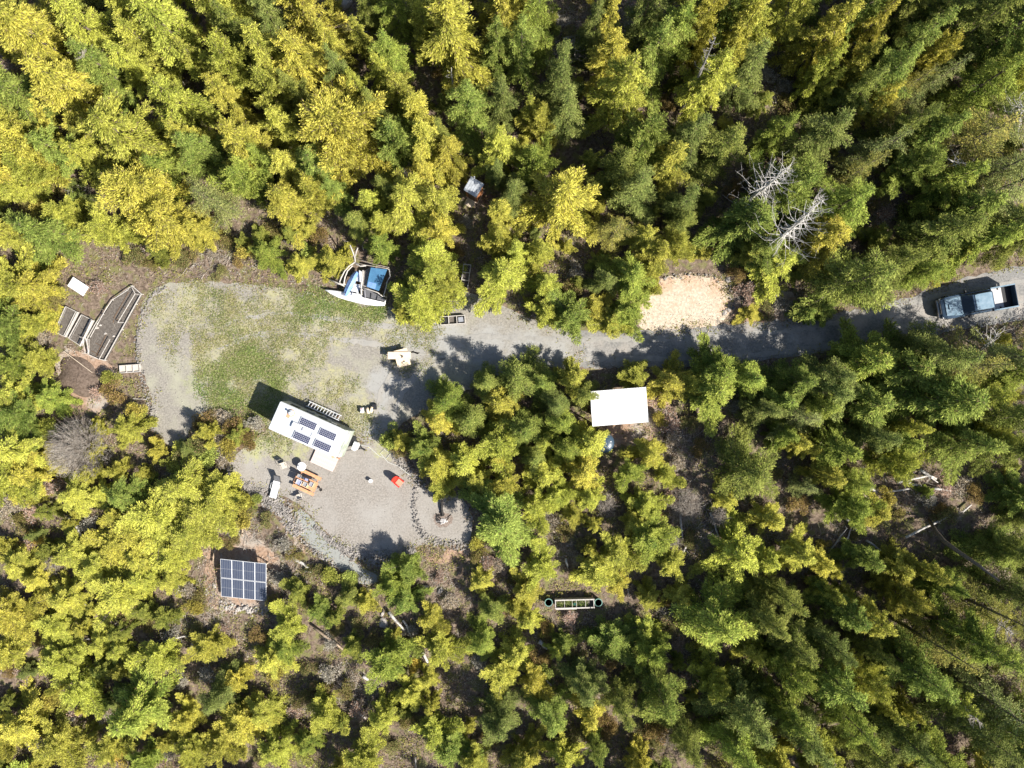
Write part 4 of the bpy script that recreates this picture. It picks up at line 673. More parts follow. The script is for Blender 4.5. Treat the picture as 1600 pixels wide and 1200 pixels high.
bareshrub(1070, 790, 30, 1.0, 'low tangle of bare grey brush right of the tree island', 380)
bareshrub(945, 785, 16, 1.4, 'small grey leafless bush at the lower right of the tree island', 170)
bareshrub(848, 803, 14, 1.2, 'small grey leafless bush below the lime green tree', 150)
bareshrub(1050, 845, 14, 1.6, 'pale grey dead bush in the slash gap', 150)
bareshrub(1120, 805, 17, 1.6, 'whitish leafless bush right of the slash gap', 190)
bareshrub(75, 885, 18, 1.2, 'grey leafless bush near the left edge among yellow cedars', 170)
bareshrub(640, 275, 16, 2.5, 'grey leafless bush among yellow cedars above the boat', 170)
label_all(labels); print('TOTAL tris', sum(len(m.polygons)*2 for m in bpy.data.meshes))

# ================================================================== OBJECTS
R_ = math.radians
# ---- travel trailer; local x runs to the tongue (lower right in the photo), y to the ladder side
tx, ty = W(482, 672, 2.9); TL, TW, TH = 6.1, 2.36, 2.9
tr = thing('travel_trailer', 'white travel trailer with rooftop solar panels parked on the gravel clearing', 'trailer', (tx, ty, 0), R_(-24))
def rrect(x, hw, z0, z1, r=.08): return [(x, -hw, z0 + r), (x, -hw + r, z0), (x, hw - r, z0), (x, hw, z0 + r), (x, hw, z1 - r), (x, hw - r, z1), (x, -hw + r, z1), (x, -hw, z1 - r)]
MB().loft([rrect(-3.05, TW / 2 - .03, .65, 2.75), rrect(-3.0, TW / 2, .55, TH - .03), rrect(2.35, TW / 2, .55, TH - .03), rrect(2.75, TW / 2, .55, 2.62), rrect(3.0, TW / 2, .6, 2.05), rrect(3.06, TW / 2 - .03, .7, 1.6)]).build('body', M['siding'], tr)
MB().box((-.33, 0, TH), (5.36, TW - .02, .05), bev=.02).build('roof', M['roofw'], tr)
for k, (x, z) in enumerate(((2.47, 2.80), (2.60, 2.72), (2.78, 2.55), (2.92, 2.25))): MB().box((x, 0, z), (.10, TW - .04, .03), ry=R_(30 + 12 * k)).build('front_cap_rib', M['trim'] if k % 2 else M['alu'], tr)
for s in (-1, 1): MB().box((-.3, s * (TW / 2 + .012), 2.84), (5.3, .03, .05)).build('gutter', M['alu'], tr)
for u in (-2.0, -.7, .4, 1.6): MB().box((u, TW / 2 + .01, 1.9 if u != .4 else 1.75), (.8, .03, .55), bev=.01).build('window', M['glass'], tr)
MB().box((0, TW / 2 + .006, 1.05), (5.9, .02, .12)).build('stripe', M['trim'], tr)
dr = MB().box((1.55, -TW / 2 - .015, 1.55), (.68, .03, 1.8), bev=.01).build('door', M['alu'], tr); MB().box((1.3, -TW / 2 - .05, 1.5), (.04, .05, .12)).build('handle', M['black'], dr)
def cellpanel(name, parent, c, L, Wd, nx, ny, z, mcell, tilt=None, th=.04, bus=None):
    p = MB().box((0, 0, 0), (L, Wd, th)).build(name, M['alu'], parent, loc=(c[0], c[1], z)); tb = MB(); dx, dy = (L - .06) / nx, (Wd - .05) / ny
    for i in range(nx):
        for j in range(ny): tb.box((-L / 2 + .03 + dx * (i + .5), -Wd / 2 + .025 + dy * (j + .5), th / 2 + .003), (dx - .014, dy - .014, .006))
    tb.build('solar_cells', mcell, p); return p
for u, v in ((-.21, .47), (1.56, .33), (-.22, -.76), (1.56, -.68)):
    cellpanel('solar_panel', tr, (u, v), 1.42, .62, 9, 4, TH + .10, M['cellb'])
    MB().box((u - .6, v, TH + .05), (.05, .5, .05)).box((u + .6, v, TH + .05), (.05, .5, .05)).build('panel_mount', M['alu'], tr)
fan = MB().lathe([(.24, 0), (.24, .10), (.20, .16), (.05, .19)], 16, (-1.83, .72, TH + .02)).build('roof_vent', M['roofw'], tr, True)
MB().lathe([(.30, 0), (.30, .03)], 18, (-1.83, .70, TH + .025)).box((-1.95, .38, TH + .035), (.28, .3, .02)).build('rust_coloured_flashing', M['orange'], tr)
MB().lathe([(.06, 0), (.06, .38), (.09, .39), (.09, .44)], 10, (-1.78, .74, TH + .1)).build('vent_pipe', M['alu'], tr)
MB().loft([[(x * s - 1.03, y * s - .07, z) for x, y in ((-.34, -.24), (.34, -.24), (.38, 0), (.34, .24), (-.34, .24), (-.38, 0))] for s, z in ((1, TH + .02), (1, TH + .18), (.8, TH + .26))]).build('roof_air_unit', M['alu'], tr)
MB().box((-.45, -.1, TH + .07), (.08, .3, .08)).build('roof_bracket', M['trim'], tr); MB().box((.55, -.2, TH + .06), (.35, .35, .06), bev=.02).build('skylight', M['alu'], tr)
for x in (1.55, .95): MB().box((x, -TW / 2 + .12, TH + .05), (.18, .05, .04)).build('roof_clip', M['trim'], tr)
for x in (-.75, .15):
    for s in (-1, 1):
        wl = MB().tube([(x, s * (TW / 2 - .28), .36), (x, s * (TW / 2 - .04), .36)], .36, 18).build('wheel', M['rubber'], tr); MB().tube([(x, s * (TW / 2 - .08), .36), (x, s * (TW / 2 - .02), .36)], .2, 12).build('hub', M['alu'], wl)
fr = MB()
for s in (-1, 1): fr.tube([(-2.9, s * .75, .5), (2.9, s * .75, .5), (4.2, 0, .5)], .05, 4)
fr.tube([(4.1, 0, .5), (4.45, 0, .52)], .07, 6); fr.build('hitch_frame', M['black'], tr)
MB().tube([(4.0, 0, .05), (4.0, 0, .95)], .04, 8).build('hitch_jack', M['black'], tr)
MB().box((3.28, .3, .72), (.3, .85, .3), bev=.02).build('battery_box', M['black'], tr)
MB().loft([[(3.62 + a * s, .0 + b * s, z) for a, b in ((-.22, -.36), (.12, -.38), (.25, -.2), (.27, .2), (.12, .38), (-.22, .36))] for s, z in ((1, .55), (1, .98), (.8, 1.08))]).build('gas_bottle_cover', M['white'], tr)
# ladder against the far side
ld = thing('ladder', 'pale ladder lying on its side along the foot of the trailer wall', 'ladder', (tx, ty, 0), R_(-24)); ld.location = tr.matrix_basis @ Vector((0, 0, 0)) if False else (tx, ty, 0)
def loc_tr(x, y): c, s = math.cos(R_(-24)), math.sin(R_(-24)); return (tx + x * c - y * s, ty + x * s + y * c, 0)
ld.location = loc_tr(0, TW / 2 + .42)
for s in (-1, 1): MB().box((0, s * .2, .62 + .15 * s * -1), (3.0, .045, .07)).build('rail', M['alu'], ld)
for i in range(11): MB().box((-1.36 + .272 * i, 0, .62), (.05, .42, .04), rx=R_(-37)).build('rung', M['alu'], ld)
MB().box((-1.2, 0, .24), (.08, .3, .48)).box((1.2, 0, .24), (.08, .3, .48)).build('trestle', M['darkwood'], ld)
# door platform
dk = thing('deck_platform', 'pale pinkish wooden platform at the trailer door', 'platform', loc_tr(1.62, -TW / 2 - .85), R_(-24))
MB().box((0, 0, .1), (2.0, 1.6, .14)).build('frame', M['lumber'], dk)
bme = MB().box((0, 0, 0), (.15, 1.66, .03)).mesh('board', M['deck'])
for i in range(13): link('board', bme, dk, (-.96 + .16 * i, 0, .19 + .002 * (i % 3)))
px_, py_, _ = loc_tr(2.25, -TW / 2 - .32); st = thing('folding_stool', 'small orange and brown stool on the door platform', 'stool', (px_, py_, .205), R_(20))
MB().box((0, 0, .38), (.36, .32, .05), bev=.01).build('seat', M['orange'], st)
for sx in (-1, 1):
    for sy in (-1, 1): MB().tube([(sx * .14, sy * .12, .36), (sx * .17, sy * .15, 0)], .018, 6).build('leg', M['darkwood'], st)

px_, py_, _ = loc_tr(2.62, -TW / 2 - .35); bt = thing('boots', 'pair of brown boots beside the stool on the platform', 'boots', (px_, py_, .205), R_(-30))
for s in (-1, 1): MB().loft([[(a * k + o, b * k + s * .07, z) for a, b in ((-.12, -.04), (.12, -.045), (.15, 0), (.12, .045), (-.12, .04))] for k, z, o in ((1, 0, 0), (1, .06, 0), (.5, .12, -.06), (.5, .26, -.07))]).build('boot', M['cedarwood'], bt)

# ---- ground solar array: 2 rows of 4 tilted panels
ax_, ay_ = W(381, 906, .9); sa = thing('solar_array', 'ground mounted array of eight dark solar panels on a timber rack', 'solar array', (ax_, ay_, gz(ax_, ay_)), R_(-6))
rackp = bpy.data.objects.new('panel_rack', None); COL.objects.link(rackp); rackp.parent = sa; rackp.location = (0, 0, .95); rackp.rotation_euler = (R_(17), R_(-2), 0)
COL.objects.unlink(rackp); bpy.data.objects.remove(rackp)
RX = Euler((R_(17), 0, 0))
for i in range(4):
    for j in range(2):
        lx, ly = (i - 1.5) * .955, (j - .5) * 1.80; p = Vector((lx, ly, 0)); p.rotate(RX)
        o = MB().box((0, 0, 0), (.925, 1.76, .045)).build('solar_panel', M['alu'], sa, loc=(p.x, p.y, p.z + .95)); o.rotation_euler = RX
        MB().box((0, 0, .0245), (.875, 1.71, .006)).build('back_sheet', M['greytub'], o); tb = MB()
        for a in range(6):
            for hb in range(2): tb.box((-.363 + .145 * a, (-.428 if hb == 0 else .428), .030), (.128, .832, .006))
        tb.build('solar_cells', M['cell'], o)
for y_ in (-1.25, -.4, .4, 1.25):
    p = Vector((0, y_, -.08)); p.rotate(RX); MB().box((0, 0, 0), (3.9, .07, .09)).build('rail', M['lumber'], sa, loc=(p.x, p.y, p.z + .95))
for x_ in (-1.6, 0, 1.6):
    for y_ in (-1.4, 1.4): zt = .95 + y_ * math.sin(R_(17)) - .1; MB().box((x_, y_, zt / 2 - .1), (.09, .09, zt + .2)).build('post', M['lumber'], sa)

# ---- pickup truck; local +x is the tail
ux, uy = W(1527.5, 472, 1.0); tk = thing('pickup_truck', 'dark blue crew cab pickup truck with open empty bed on the gravel road', 'truck', (ux, uy, .02), R_(10.4))
def sec(x, hw, z0, z1, b=.09): return [(x, -hw + b, z0), (x, -hw, z0 + b), (x, -hw, z1 - b), (x, -hw + b, z1), (x, hw - b, z1), (x, hw, z1 - b), (x, hw, z0 + b), (x, hw - b, z0)]
MB().loft([sec(-3.12, .62, .5, .86, .14), sec(-3.02, .82, .42, 1.0, .12), sec(-2.75, .91, .40, 1.12), sec(-2.4, .95, .38, 1.18), sec(-1.5, .96, .38, 1.24), sec(-1.35, .96, .38, 1.26), sec(.98, .96, .38, 1.26)]).build('body', M['truck'], tk, False)
hd = MB().loft([[(-2.78, -.66, 1.12), (-2.78, .66, 1.12), (-2.78, .6, 1.15), (-2.78, -.6, 1.15)], [(-2.1, -.78, 1.20), (-2.1, .78, 1.20), (-2.1, .68, 1.26), (-2.1, -.68, 1.26)], [(-1.5, -.8, 1.25), (-1.5, .8, 1.25), (-1.5, .7, 1.31), (-1.5, -.7, 1.31)]]).build('bonnet', M['truck_sunlit'], tk)
MB().box((-2.1, 0, 1.272), (.9, .42, .04), ry=R_(-4), bev=.02).build('bonnet_reflection_bulge', M['truck_sunlit'], hd)  # raised plate standing where the bonnet only carries a reflection
cab = MB().loft([sec(-1.52, .80, 1.22, 1.30, .03), sec(-.86, .70, 1.22, 1.84, .06), sec(-.55, .70, 1.22, 1.90, .06), sec(.55, .70, 1.22, 1.90, .06), sec(.78, .72, 1.22, 1.82, .06), sec(.95, .80, 1.22, 1.30, .03)]).build('cab', M['truck'], tk)
MB().loft([sec(-.72, .62, 1.86, 1.905, .02), sec(-.5, .66, 1.87, 1.925, .02), sec(.5, .66, 1.87, 1.925, .02), sec(.68, .62, 1.86, 1.90, .02)]).build('roof_panel', M['truck_sunlit'], cab)
MB().add([(-1.50, -.72, 1.315), (-1.50, .72, 1.315), (-.90, .62, 1.84), (-.90, -.62, 1.84)], [(0, 3, 2, 1)]).build('windscreen', M['glass'], cab, loc=(-.02, 0, .015))
MB().add([(.955, -.68, 1.32), (.955, .68, 1.32), (.80, .62, 1.80), (.80, -.62, 1.80)], [(0, 1, 2, 3)]).build('rear_window', M['glass'], cab, loc=(.012, 0, .01))
for s in (-1, 1):
    for x0, x1 in ((-1.2, -.36), (-.28, .62)): MB().add([(x0, s * .80, 1.32), (x1, s * .80, 1.32), (x1 - .03, s * .712, 1.80), (max(x0, -.95) + .05, s * .712, 1.80)], [(0, 1, 2, 3), (0, 3, 2, 1)]).build('side_window', M['glass'], cab, loc=(0, s * .015, 0))
    mi = MB().box((-1.12, s * 1.06, 1.36), (.14, .2, .2), bev=.03).build('wing_mirror', M['black'], tk); MB().box((-1.1, s * .97, 1.3), (.05, .16, .04)).build('mirror_arm', M['black'], mi)
    MB().box((-3.0, s * .68, .88), (.12, .3, .16), bev=.03).build('headlight', M['alu'], tk)
    MB().box((3.06, s * .89, 1.02), (.06, .12, .3), bev=.01).build('tail_light', M['red'], tk)
    MB().box((2.02, s * .92, .90), (2.08, .09, .92), bev=.03).build('bed_side', M['truck'], tk); MB().box((2.02, s * .92, 1.375), (2.06, .10, .03)).build('bed_rail', M['truck_sunlit'], tk)
    for x in (-2.1, 1.95): wl = MB().tube([(x, s * .70, .39), (x, s * .97, .39)], .39, 20).build('wheel', M['rubber'], tk); MB().tube([(x, s * .9, .39), (x, s * .985, .39)], .23, 12).build('rim', M['steel'], wl)
MB().box((2.02, 0, .72), (2.08, 1.76, .06)).build('bed_floor', M['bedliner'], tk); MB().box((3.04, 0, 1.02), (.07, 1.74, .66), bev=.02).build('tailgate', M['truck'], tk)
MB().box((1.03, 0, 1.02), (.06, 1.74, .6)).build('bed_front', M['truck'], tk); MB().box((-3.1, 0, .62), (.14, 1.5, .22), bev=.04).build('front_bumper', M['steel'], tk); MB().box((3.14, 0, .6), (.14, 1.7, .18), bev=.04).build('rear_bumper', M['steel'], tk)
MB().box((-3.08, 0, .86), (.06, .9, .2)).build('grille', M['black'], tk); MB().tube([(-1.0, -.25, 1.9), (-1.2, -.3, 2.25)], .006, 4).build('aerial', M['black'], tk)
MB().loft([[(1.12, -.85, .755), (1.12, .85, .755), (1.12, .85, .77), (1.12, -.85, .77)], [(2.25, -.85, .755), (2.25, .85, .755), (2.25, .85, .77), (2.25, -.85, .77)]]).build('bed_mat', M['bedliner'], tk)
MB().box((2.63, 0, .765), (.72, 1.72, .02)).build('bed_rubber_mat', M['black'], tk)

# ---- big white canopy and the water tank
cx, cy = W(967.5, 635.5, 2.6); cp = thing('canopy_shed', 'large bright white flat metal roof on posts beside the tree island', 'shed', (cx, cy, 0), R_(4.5))
MB().box((0, 0, 2.6), (4.5, 2.84, .05), rx=R_(2)).build('roof', M['canopy'], cp)
for i in range(19): MB().box((-2.16 + .24 * i, 0, 2.632), (.03, 2.82, .018), rx=R_(2)).build('roof_rib', M['canopy'], cp)
for s in (-1, 1):
    MB().box((0, s * 1.3, 2.48), (4.3, .06, .14)).build('beam', M['lumber'], cp); MB().box((s * 2.262, 0, 2.56), (.02, 2.86, .12)).build('fascia', M['canopy'], cp)
    for x in (-2.05, 0, 2.05): MB().box((x, s * 1.3, 1.2), (.09, .09, 2.42)).build('post', M['lumber'], cp)
MB().box((0, 1.36, 1.25), (4.1, .04, 1.9)).build('back_wall', M['darkwood'], cp)
for i in range(4): MB().box((-1.5 + i * .95, -.2, .38), (.8, 1.0, .75), bev=.03).build('stacked_crate', M['lumber'], cp)
wx_, wy_ = W(944, 692, 1.7); wt = thing('water_tank', 'round dark blue water tank half hidden under a cedar below the white roof', 'tank', (wx_, wy_, 0))
MB().lathe([(.82, 0), (.86, .05), (.86, .5), (.84, .53), (.86, .56), (.86, 1.1), (.84, 1.13), (.86, 1.16), (.86, 1.5), (.70, 1.66), (.32, 1.74), (.28, 1.74)], 28).build('body', M['tank'], wt, True)
MB().lathe([(.24, 1.73), (.24, 1.80), (.20, 1.82)], 18).build('lid', M['tank'], wt, True); MB().lathe([(.05, 1.62), (.05, 1.74)], 8, (.55, .1, 0)).build('vent', M['alu'], wt)
for k in range(8): a = k * .785; MB().box((.55 * math.cos(a), .55 * math.sin(a), 1.685), (.3, .03, .03), rz=a, ry=R_(12)).build('rib', M['tank'], wt)

# ---- outhouse
ox, oy = W(740, 292.5, 2.3); oh = thing('outhouse', 'small wooden outhouse with a pale metal roof in a dark gap in the trees', 'outhouse', (ox, oy, 0), R_(-31))
for s in (-1, 1):
    for i in range(6): MB().box((-.42 + .168 * i, s * .5, 1.12), (.16, .03, 2.2)).build('board', M['darkwood'] if s < 0 and i in (1, 2, 3, 4) else M['cedarwood'], oh)  # one wall's middle boards and door are darkened to paint its shade
    for i in range(5): MB().box((s * .5, -.38 + .19 * i, 1.12), (.03, .18, 2.2)).build('board', M['cedarwood'], oh)
MB().box((0, -.525, 1.05), (.62, .03, 1.85)).build('door', M['darkwood'], oh); MB().box((0, 0, .05), (1.1, 1.1, .1)).build('floor', M['lumber'], oh)
rf = MB().box((0, 0, 2.3), (1.22, 1.22, .03), rx=R_(5)).build('roof', M['tin'], oh)
for i in range(6): MB().box((-.55 + .22 * i, 0, 2.325), (.025, 1.2, .02), rx=R_(5)).build('rib', M['tin'], rf)
MB().box((0, .6, 2.4), (1.26, .05, .06)).build('ridge_trim', M['alu'], oh); MB().tube([(-.3, .66, .3), (-.3, .66, 2.75)], .05, 10).build('vent_pipe', M['alu'], oh)
MB().box((0, -.85, .06), (.8, .6, .08)).build('step', M['lumber'], oh)

# ---- garden beds
def poly_rails(name, pts, th, z, parent, m, o, closed=True):
    n = len(pts)
    for i in range(n if closed else n - 1):
        a = Vector((*pts[i], 0)) - o; b = Vector((*pts[(i + 1) % n], 0)) - o; mid = (a + b) / 2; d = b - a
        MB().box((0, 0, 0), (d.length + th * .5, th, th), rz=math.atan2(d.y, d.x)).build(name, m, parent, loc=(mid.x, mid.y, z + .002 * i))
def bed(name, label, pts, zr, h, cat='garden bed', mesh_fence=False, boards=True):
    pw = [W(x, y, zr) for x, y in pts]; c = Vector((sum(p[0] for p in pw) / len(pw), sum(p[1] for p in pw) / len(pw), 0)); t = thing(name, label, cat, (c.x, c.y, 0)); 
    MB().prism([(p[0] - c.x, p[1] - c.y) for p in pw], .0, .05 + h * .5).build('soil', M['soil'], t)
    if boards:
        n = len(pw)
        for i in range(n):
            a, b = Vector((*pw[i], 0)) - c, Vector((*pw[(i + 1) % n], 0)) - c; d = b - a; MB().box((0, 0, 0), (d.length + .04, .045, h), rz=math.atan2(d.y, d.x)).build('board', M['palewood'], t, loc=((a.x + b.x) / 2, (a.y + b.y) / 2, h / 2 + .003 * (i % 3)))
    return t, c, pw
b1, c1, p1 = bed('garden_bed', 'leftmost rectangular timber bed with dark soil', [(102, 478.7), (120.4, 487.8), (101, 526), (84.7, 518)], .35, .35)
b2, c2, p2 = bed('garden_bed', 'rectangular timber bed between the leftmost bed and the long fenced bed', [(126.8, 491.5), (145, 500.7), (125, 540), (106.7, 528)], .35, .35)
a_, b_ = Vector((*W(145, 500.7, .6), .6)) - c2, Vector((*W(126, 541, .6), .6)) - c2; MB().tube([a_ + Vector((0, 0, .1)), b_ + Vector((0, 0, .1))], .06, 8).build('top_pole', M['palewood'], b2)
for f in (.45,): q = (Vector((*p2[0], .30)) - c2).lerp(Vector((*p2[3], .30)) - c2, f); q2 = (Vector((*p2[1], .30)) - c2).lerp(Vector((*p2[2], .30)) - c2, f); MB().tube([q.lerp(q2, .45), q2], .015, 4).build('hose', M['black'], b2)
BIG = [(206.6, 446.6), (221, 459.4), (212, 475), (190, 515), (163.5, 563), (154, 561), (137.8, 553.8), (136, 530), (150, 505), (160, 491.5), (175.4, 468.6)]
b3, c3, p3 = bed('fenced_garden_bed', 'long tapering garden bed with dark ground inside a pale rail fence', BIG, .3, .12, boards=False)
poly_rails('rail', p3, .06, .30, b3, M['palewood'], c3)
for i, p in enumerate(p3): MB().box((p[0] - c3.x, p[1] - c3.y, .16), (.07, .07, .36)).build('post', M['palewood'], b3)
for A, B, z in (((211, 459), (184, 504), .62), ((172, 530), (155, 561), .62), ((206, 449), (211, 459), .62), ((211, 459), (219, 461), .5), ((178, 467), (201, 452), .4), ((139, 530), (139, 551), .4), ((141, 527), (168, 478), .45), ((184, 504), (193, 504), .5)):
    a = Vector((*W(*A, z), z)) - c3; b = Vector((*W(*B, z), z)) - c3; MB().tube([a, b], .03, 5).build('rail', M['palewood'], b3)
for A, B in (((201, 457), (178, 497)), ((178, 497), (186, 500)), ((191, 479), (200, 484)), ((178, 500), (177, 505)), ((167, 521), (150, 557)), ((143, 548), (158, 556)), ((150, 536), (165, 544))):
    a = Vector((*W(*A, .1), .12)) - c3; b = Vector((*W(*B, .1), .12)) - c3; MB().box(((a.x + b.x) / 2, (a.y + b.y) / 2, .10), ((b - a).length, .05, .09), rz=math.atan2((b - a).y, (b - a).x)).build('rail_shadow_strip', M['darkwood'], b3)  # dark strips that paint the raised rails' shadows onto the soil
for A, r_ in (((165, 521), .16), ((157, 508), .14), ((152, 512), .18), ((178, 525), .12)):
    a = Vector((*W(*A, .1), .1)) - c3; vs, fs = icorock(random.Random(3), r_); MB().add([(a.x + v[0], a.y + v[1], .12 + v[2]) for v in vs], fs).build('clod', M['pale_stone'], b3)
nt_ = MB()
for i in range(len(p3)):
    a, b = Vector((*p3[i], 0)) - c3, Vector((*p3[(i + 1) % len(p3)], 0)) - c3; n = max(2, int((b - a).length / .16))
    for k in range(1, n): pass

for bb, pp, cc, fs in ((b1, p1, c1, (.12, .88)), (b2, p2, c2, (.14, .8))):
    for f in fs:
        a = (Vector((*pp[0], 0)) - cc).lerp(Vector((*pp[1], 0)) - cc, f); b = (Vector((*pp[3], 0)) - cc).lerp(Vector((*pp[2], 0)) - cc, f); d = b - a
        MB().box(((a.x + b.x) / 2, (a.y + b.y) / 2, .33), (d.length * .96, .05, .05), rz=math.atan2(d.y, d.x)).build('inner_rail', M['palewood'] if f > .5 else M['greywood'], bb)
pts = [(135, 529), (126, 540), (130, 546), (137, 554)]; cx4, cy4 = W(131, 543); t4 = thing('bed_gate', 'narrow pale gate between the rectangular beds and the long bed', 'gate', (cx4, cy4, 0))
for A, B in (((129, 527), (133, 552)), ((134, 528), (139, 553))): a = Vector((*W(*A, .7), .7)) - Vector((cx4, cy4, 0)); b = Vector((*W(*B, .7), .7)) - Vector((cx4, cy4, 0)); MB().tube([a, b], .03, 5).build('rail', M['palewood'], t4)
for A in ((129, 527), (133, 552)): a = Vector((*W(*A, .35), 0)) - Vector((cx4, cy4, 0)); MB().tube([a, a + Vector((0, 0, .72))], .03, 5).build('post', M['palewood'], t4)
# compost heap
mx_, my_ = W(126, 590); mb = MB(); n = 26; rings = 9; rm_ = random.Random(4)
vs = [(0, 0, .5)]; fs = []
for j in range(1, rings + 1):
    for k in range(n): a = 2 * math.pi * k / n; q = j / rings; rr = 1 + .12 * math.sin(3 * a + 1) + .08 * math.sin(5 * a); vs.append((q * rr * 2.25 * math.cos(a), q * rr * 1.55 * math.sin(a), .5 * (1 - q ** 2) + rm_.gauss(0, .035) - (.04 if j == rings else 0)))
for k in range(n): fs.append((0, 1 + k, 1 + (k + 1) % n))
for j in range(rings - 1):
    for k in range(n): fs.append((1 + j * n + k, 1 + (j + 1) * n + k, 1 + (j + 1) * n + (k + 1) % n, 1 + j * n + (k + 1) % n))
ch = MB().add(vs, fs).build('compost_heap', M['mound'], None, True, (mx_, my_, .01)); ch.rotation_euler = (0, 0, R_(-30)); tag(ch, 'broad dark brown compost heap below the garden beds', 'compost heap')
def pole(name, pts, r, m, lb, cat): P = [Vector((*W(x, y, z), z)) for x, y, z in pts]; o = P[0].copy(); o.z = 0; return tag(MB().tube([p - o for p in P], r, 6).build(name, m, None, False, o), lb, cat)
pole('lath', [(100, 549, .25), (144, 582, .35)], .035, M['lumber'], 'straight pale lath laid across the compost heap', 'lath')
pole('lath', [(146, 582, .1), (168, 588, .06)], .02, M['lumber'], 'thin second lath lying right of the compost heap', 'lath')
# block planters
def cells3(name, label, cpx, size, ang, h, m, cat, ins, th=.05):
    x, y = W(*cpx, h); t = thing(name, label, cat, (x, y, gz(x, y)), ang); L, Wd = size
    for s in (-1, 1): MB().box((0, s * (Wd / 2 - th / 2), h / 2), (L, th, h)).build('side_board', m, t)
    for i in range(4): MB().box((-L / 2 + th / 2 + (L - th) * i / 3, 0, h / 2 - .002), (th, Wd - 2 * th, h)).build('divider', m, t)
    for i in range(3): MB().box(((i - 1) * (L - th) / 3, 0, h * ins[1] / 2), ((L - th) / 3 - th, Wd - 2 * th, h * ins[1])).build('filling', ins[0], t)
    return t
cells3('block_planter', 'low three cell planter filled with sand left of the clearing', (202.3, 576), (1.72, .66), R_(4), .3, M['palewood'], 'planter', (M['beige'], .55))
q = cells3('crate_planter', 'three cell white timber planter beside the gravel road', (707.3, 500), (2.1, .72), R_(4), .42, M['palewood'], 'planter', (M['soil'], .4))
for i in (-1, 1): MB().box((i * .68, 0, .36), (.42, .4, .10), rz=R_(4)).build('tray', M['black'] if i < 0 else M['greytub'], q)
q = cells3('crate_planter', 'narrow three cell timber planter at the foot of the path to the outhouse', (727.5, 431.5), (2.05, .64), R_(82), .42, M['palewood'], 'planter', (M['soil'], .35))
# planter trough with green tubs
x_, y_ = W(898, 943.5, .8); t = thing('planter_trough', 'white framed raised planter trough with seedlings between two green tubs', 'planter', (x_, y_, gz(x_, y_)), R_(1.5))
for s in (-1, 1): MB().box((0, s * .36, .60), (3.25, .06, .44)).build('side_board', M['palewood'], t); MB().box((s * 1.6, 0, .598), (.06, .66, .44)).build('end_board', M['palewood'], t); MB().box((0, s * .34, .84), (3.3, .10, .03)).build('rim', M['palewood'], t)
MB().box((0, 0, .45), (3.14, .66, .1)).build('soil', M['soil'], t); MB().box((-.7, -.47, .62), (1.75, .08, .04)).build('ledge', M['palewood'], t)
for i in (-.85, -.2, .15, .9): MB().box((i, 0, .83), (.03, .66, .02)).build('cross_bar', M['palewood'], t)
for sx in (-1, 1):
    for sy in (-1, 1): MB().box((sx * 1.45, sy * .28, .19), (.08, .08, .38)).build('leg', M['lumber'], t)
MB().lathe([(.10, .5), (.12, .72)], 10, (.02, -.05, 0)).build('green_pot', M['tealdk'], t)
rgn = np.random.default_rng(3); k = 900; P = np.stack([rgn.uniform(-1.5, 1.15, k), rgn.uniform(-.3, .3, k), rgn.uniform(.5, .72, k)], 1)
o = link('seedlings', quads_mesh('seedlings', P, rgn.normal(0, 1, (k, 3)) + [0, 0, .6], np.array([0, 0, 1.]) + rgn.normal(0, .5, (k, 3)), np.full(k, .12), np.full(k, .05), M['lawn'], rgn.random(k) * .6), t); tag(o, None, None, None, 'stuff')
for px, lb, cr in ((857.3, 'dark green round tub left of the planter trough', 0), (935, 'green round tub with a pale rim right of the planter trough', 1)):
    x_, y_ = W(px, 941.5, .6); t = thing('round_tub', lb, 'tub', (x_, y_, gz(x_, y_)))
    MB().lathe([(.24, 0), (.31, .6), (.28, .6), (.22, .25), (.01, .25)], 20).build('body', M['tealdk'], t, False); MB().lathe([(.31, .58), (.34, .59), (.34, .625), (.285, .625), (.285, .58)], 20).build('rim', M['tealrim'], t)
# white corrugated sheets
x_, y_ = W(122, 447.5, .5); t = thing('corrugated_panel_stack', 'white corrugated roofing sheets propped under the green cedar', 'roofing sheets', (x_, y_, gz(x_, y_)), R_(-33))
for i, (ox_, w_) in enumerate(((-.38, .8), (.42, .78))):
    tb = MB(); n = 12
    for k in range(n): tb.box((ox_ - w_ / 2 + (k + .5) * w_ / n, 0, .5 + (.018 if k % 2 else 0)), (w_ / n, .9, .012), rx=0)
    tb.build('sheet', M['canopy'] if i == 0 else M['alu'], t)
for s in (-1, 1):
    for u in (-1, 1): MB().box((s * .6, u * .35, .22), (.06, .06, .5)).build('post', M['lumber'], t)

# ---- the boat under a pole frame. local coordinates are metres from the photo point (560, 440)
bx, by = W(560, 440); bt = thing('boat', 'white boat hull with blue tarps lying at the top edge of the clearing', 'boat', (bx, by, 0))
def BP(x, y, z): a = W(x, y, z); return Vector((a[0] - bx, a[1] - by, z))
hullC = [(508, 453), (517, 456), (530, 460), (545, 463), (560, 466), (575, 469), (590, 471.5), (602, 473)]; hw = [.03, .16, .28, .36, .40, .40, .36, .26]; secs = []
for (x, y), h_ in zip(hullC, hw):
    c = BP(x, y, .6); d = Vector((.25, .97, 0)); secs.append([c + d * h_, c + d * h_ * .9 - Vector((0, 0, .3)), c - Vector((0, 0, .55)), c - d * h_ * .9 - Vector((0, 0, .3)), c - d * h_, c - d * h_ * .5 + Vector((0, 0, .06)), c + d * h_ * .5 + Vector((0, 0, .06))])
MB().loft([[tuple(p) for p in s] for s in secs]).build('hull', M['white'], bt, True)
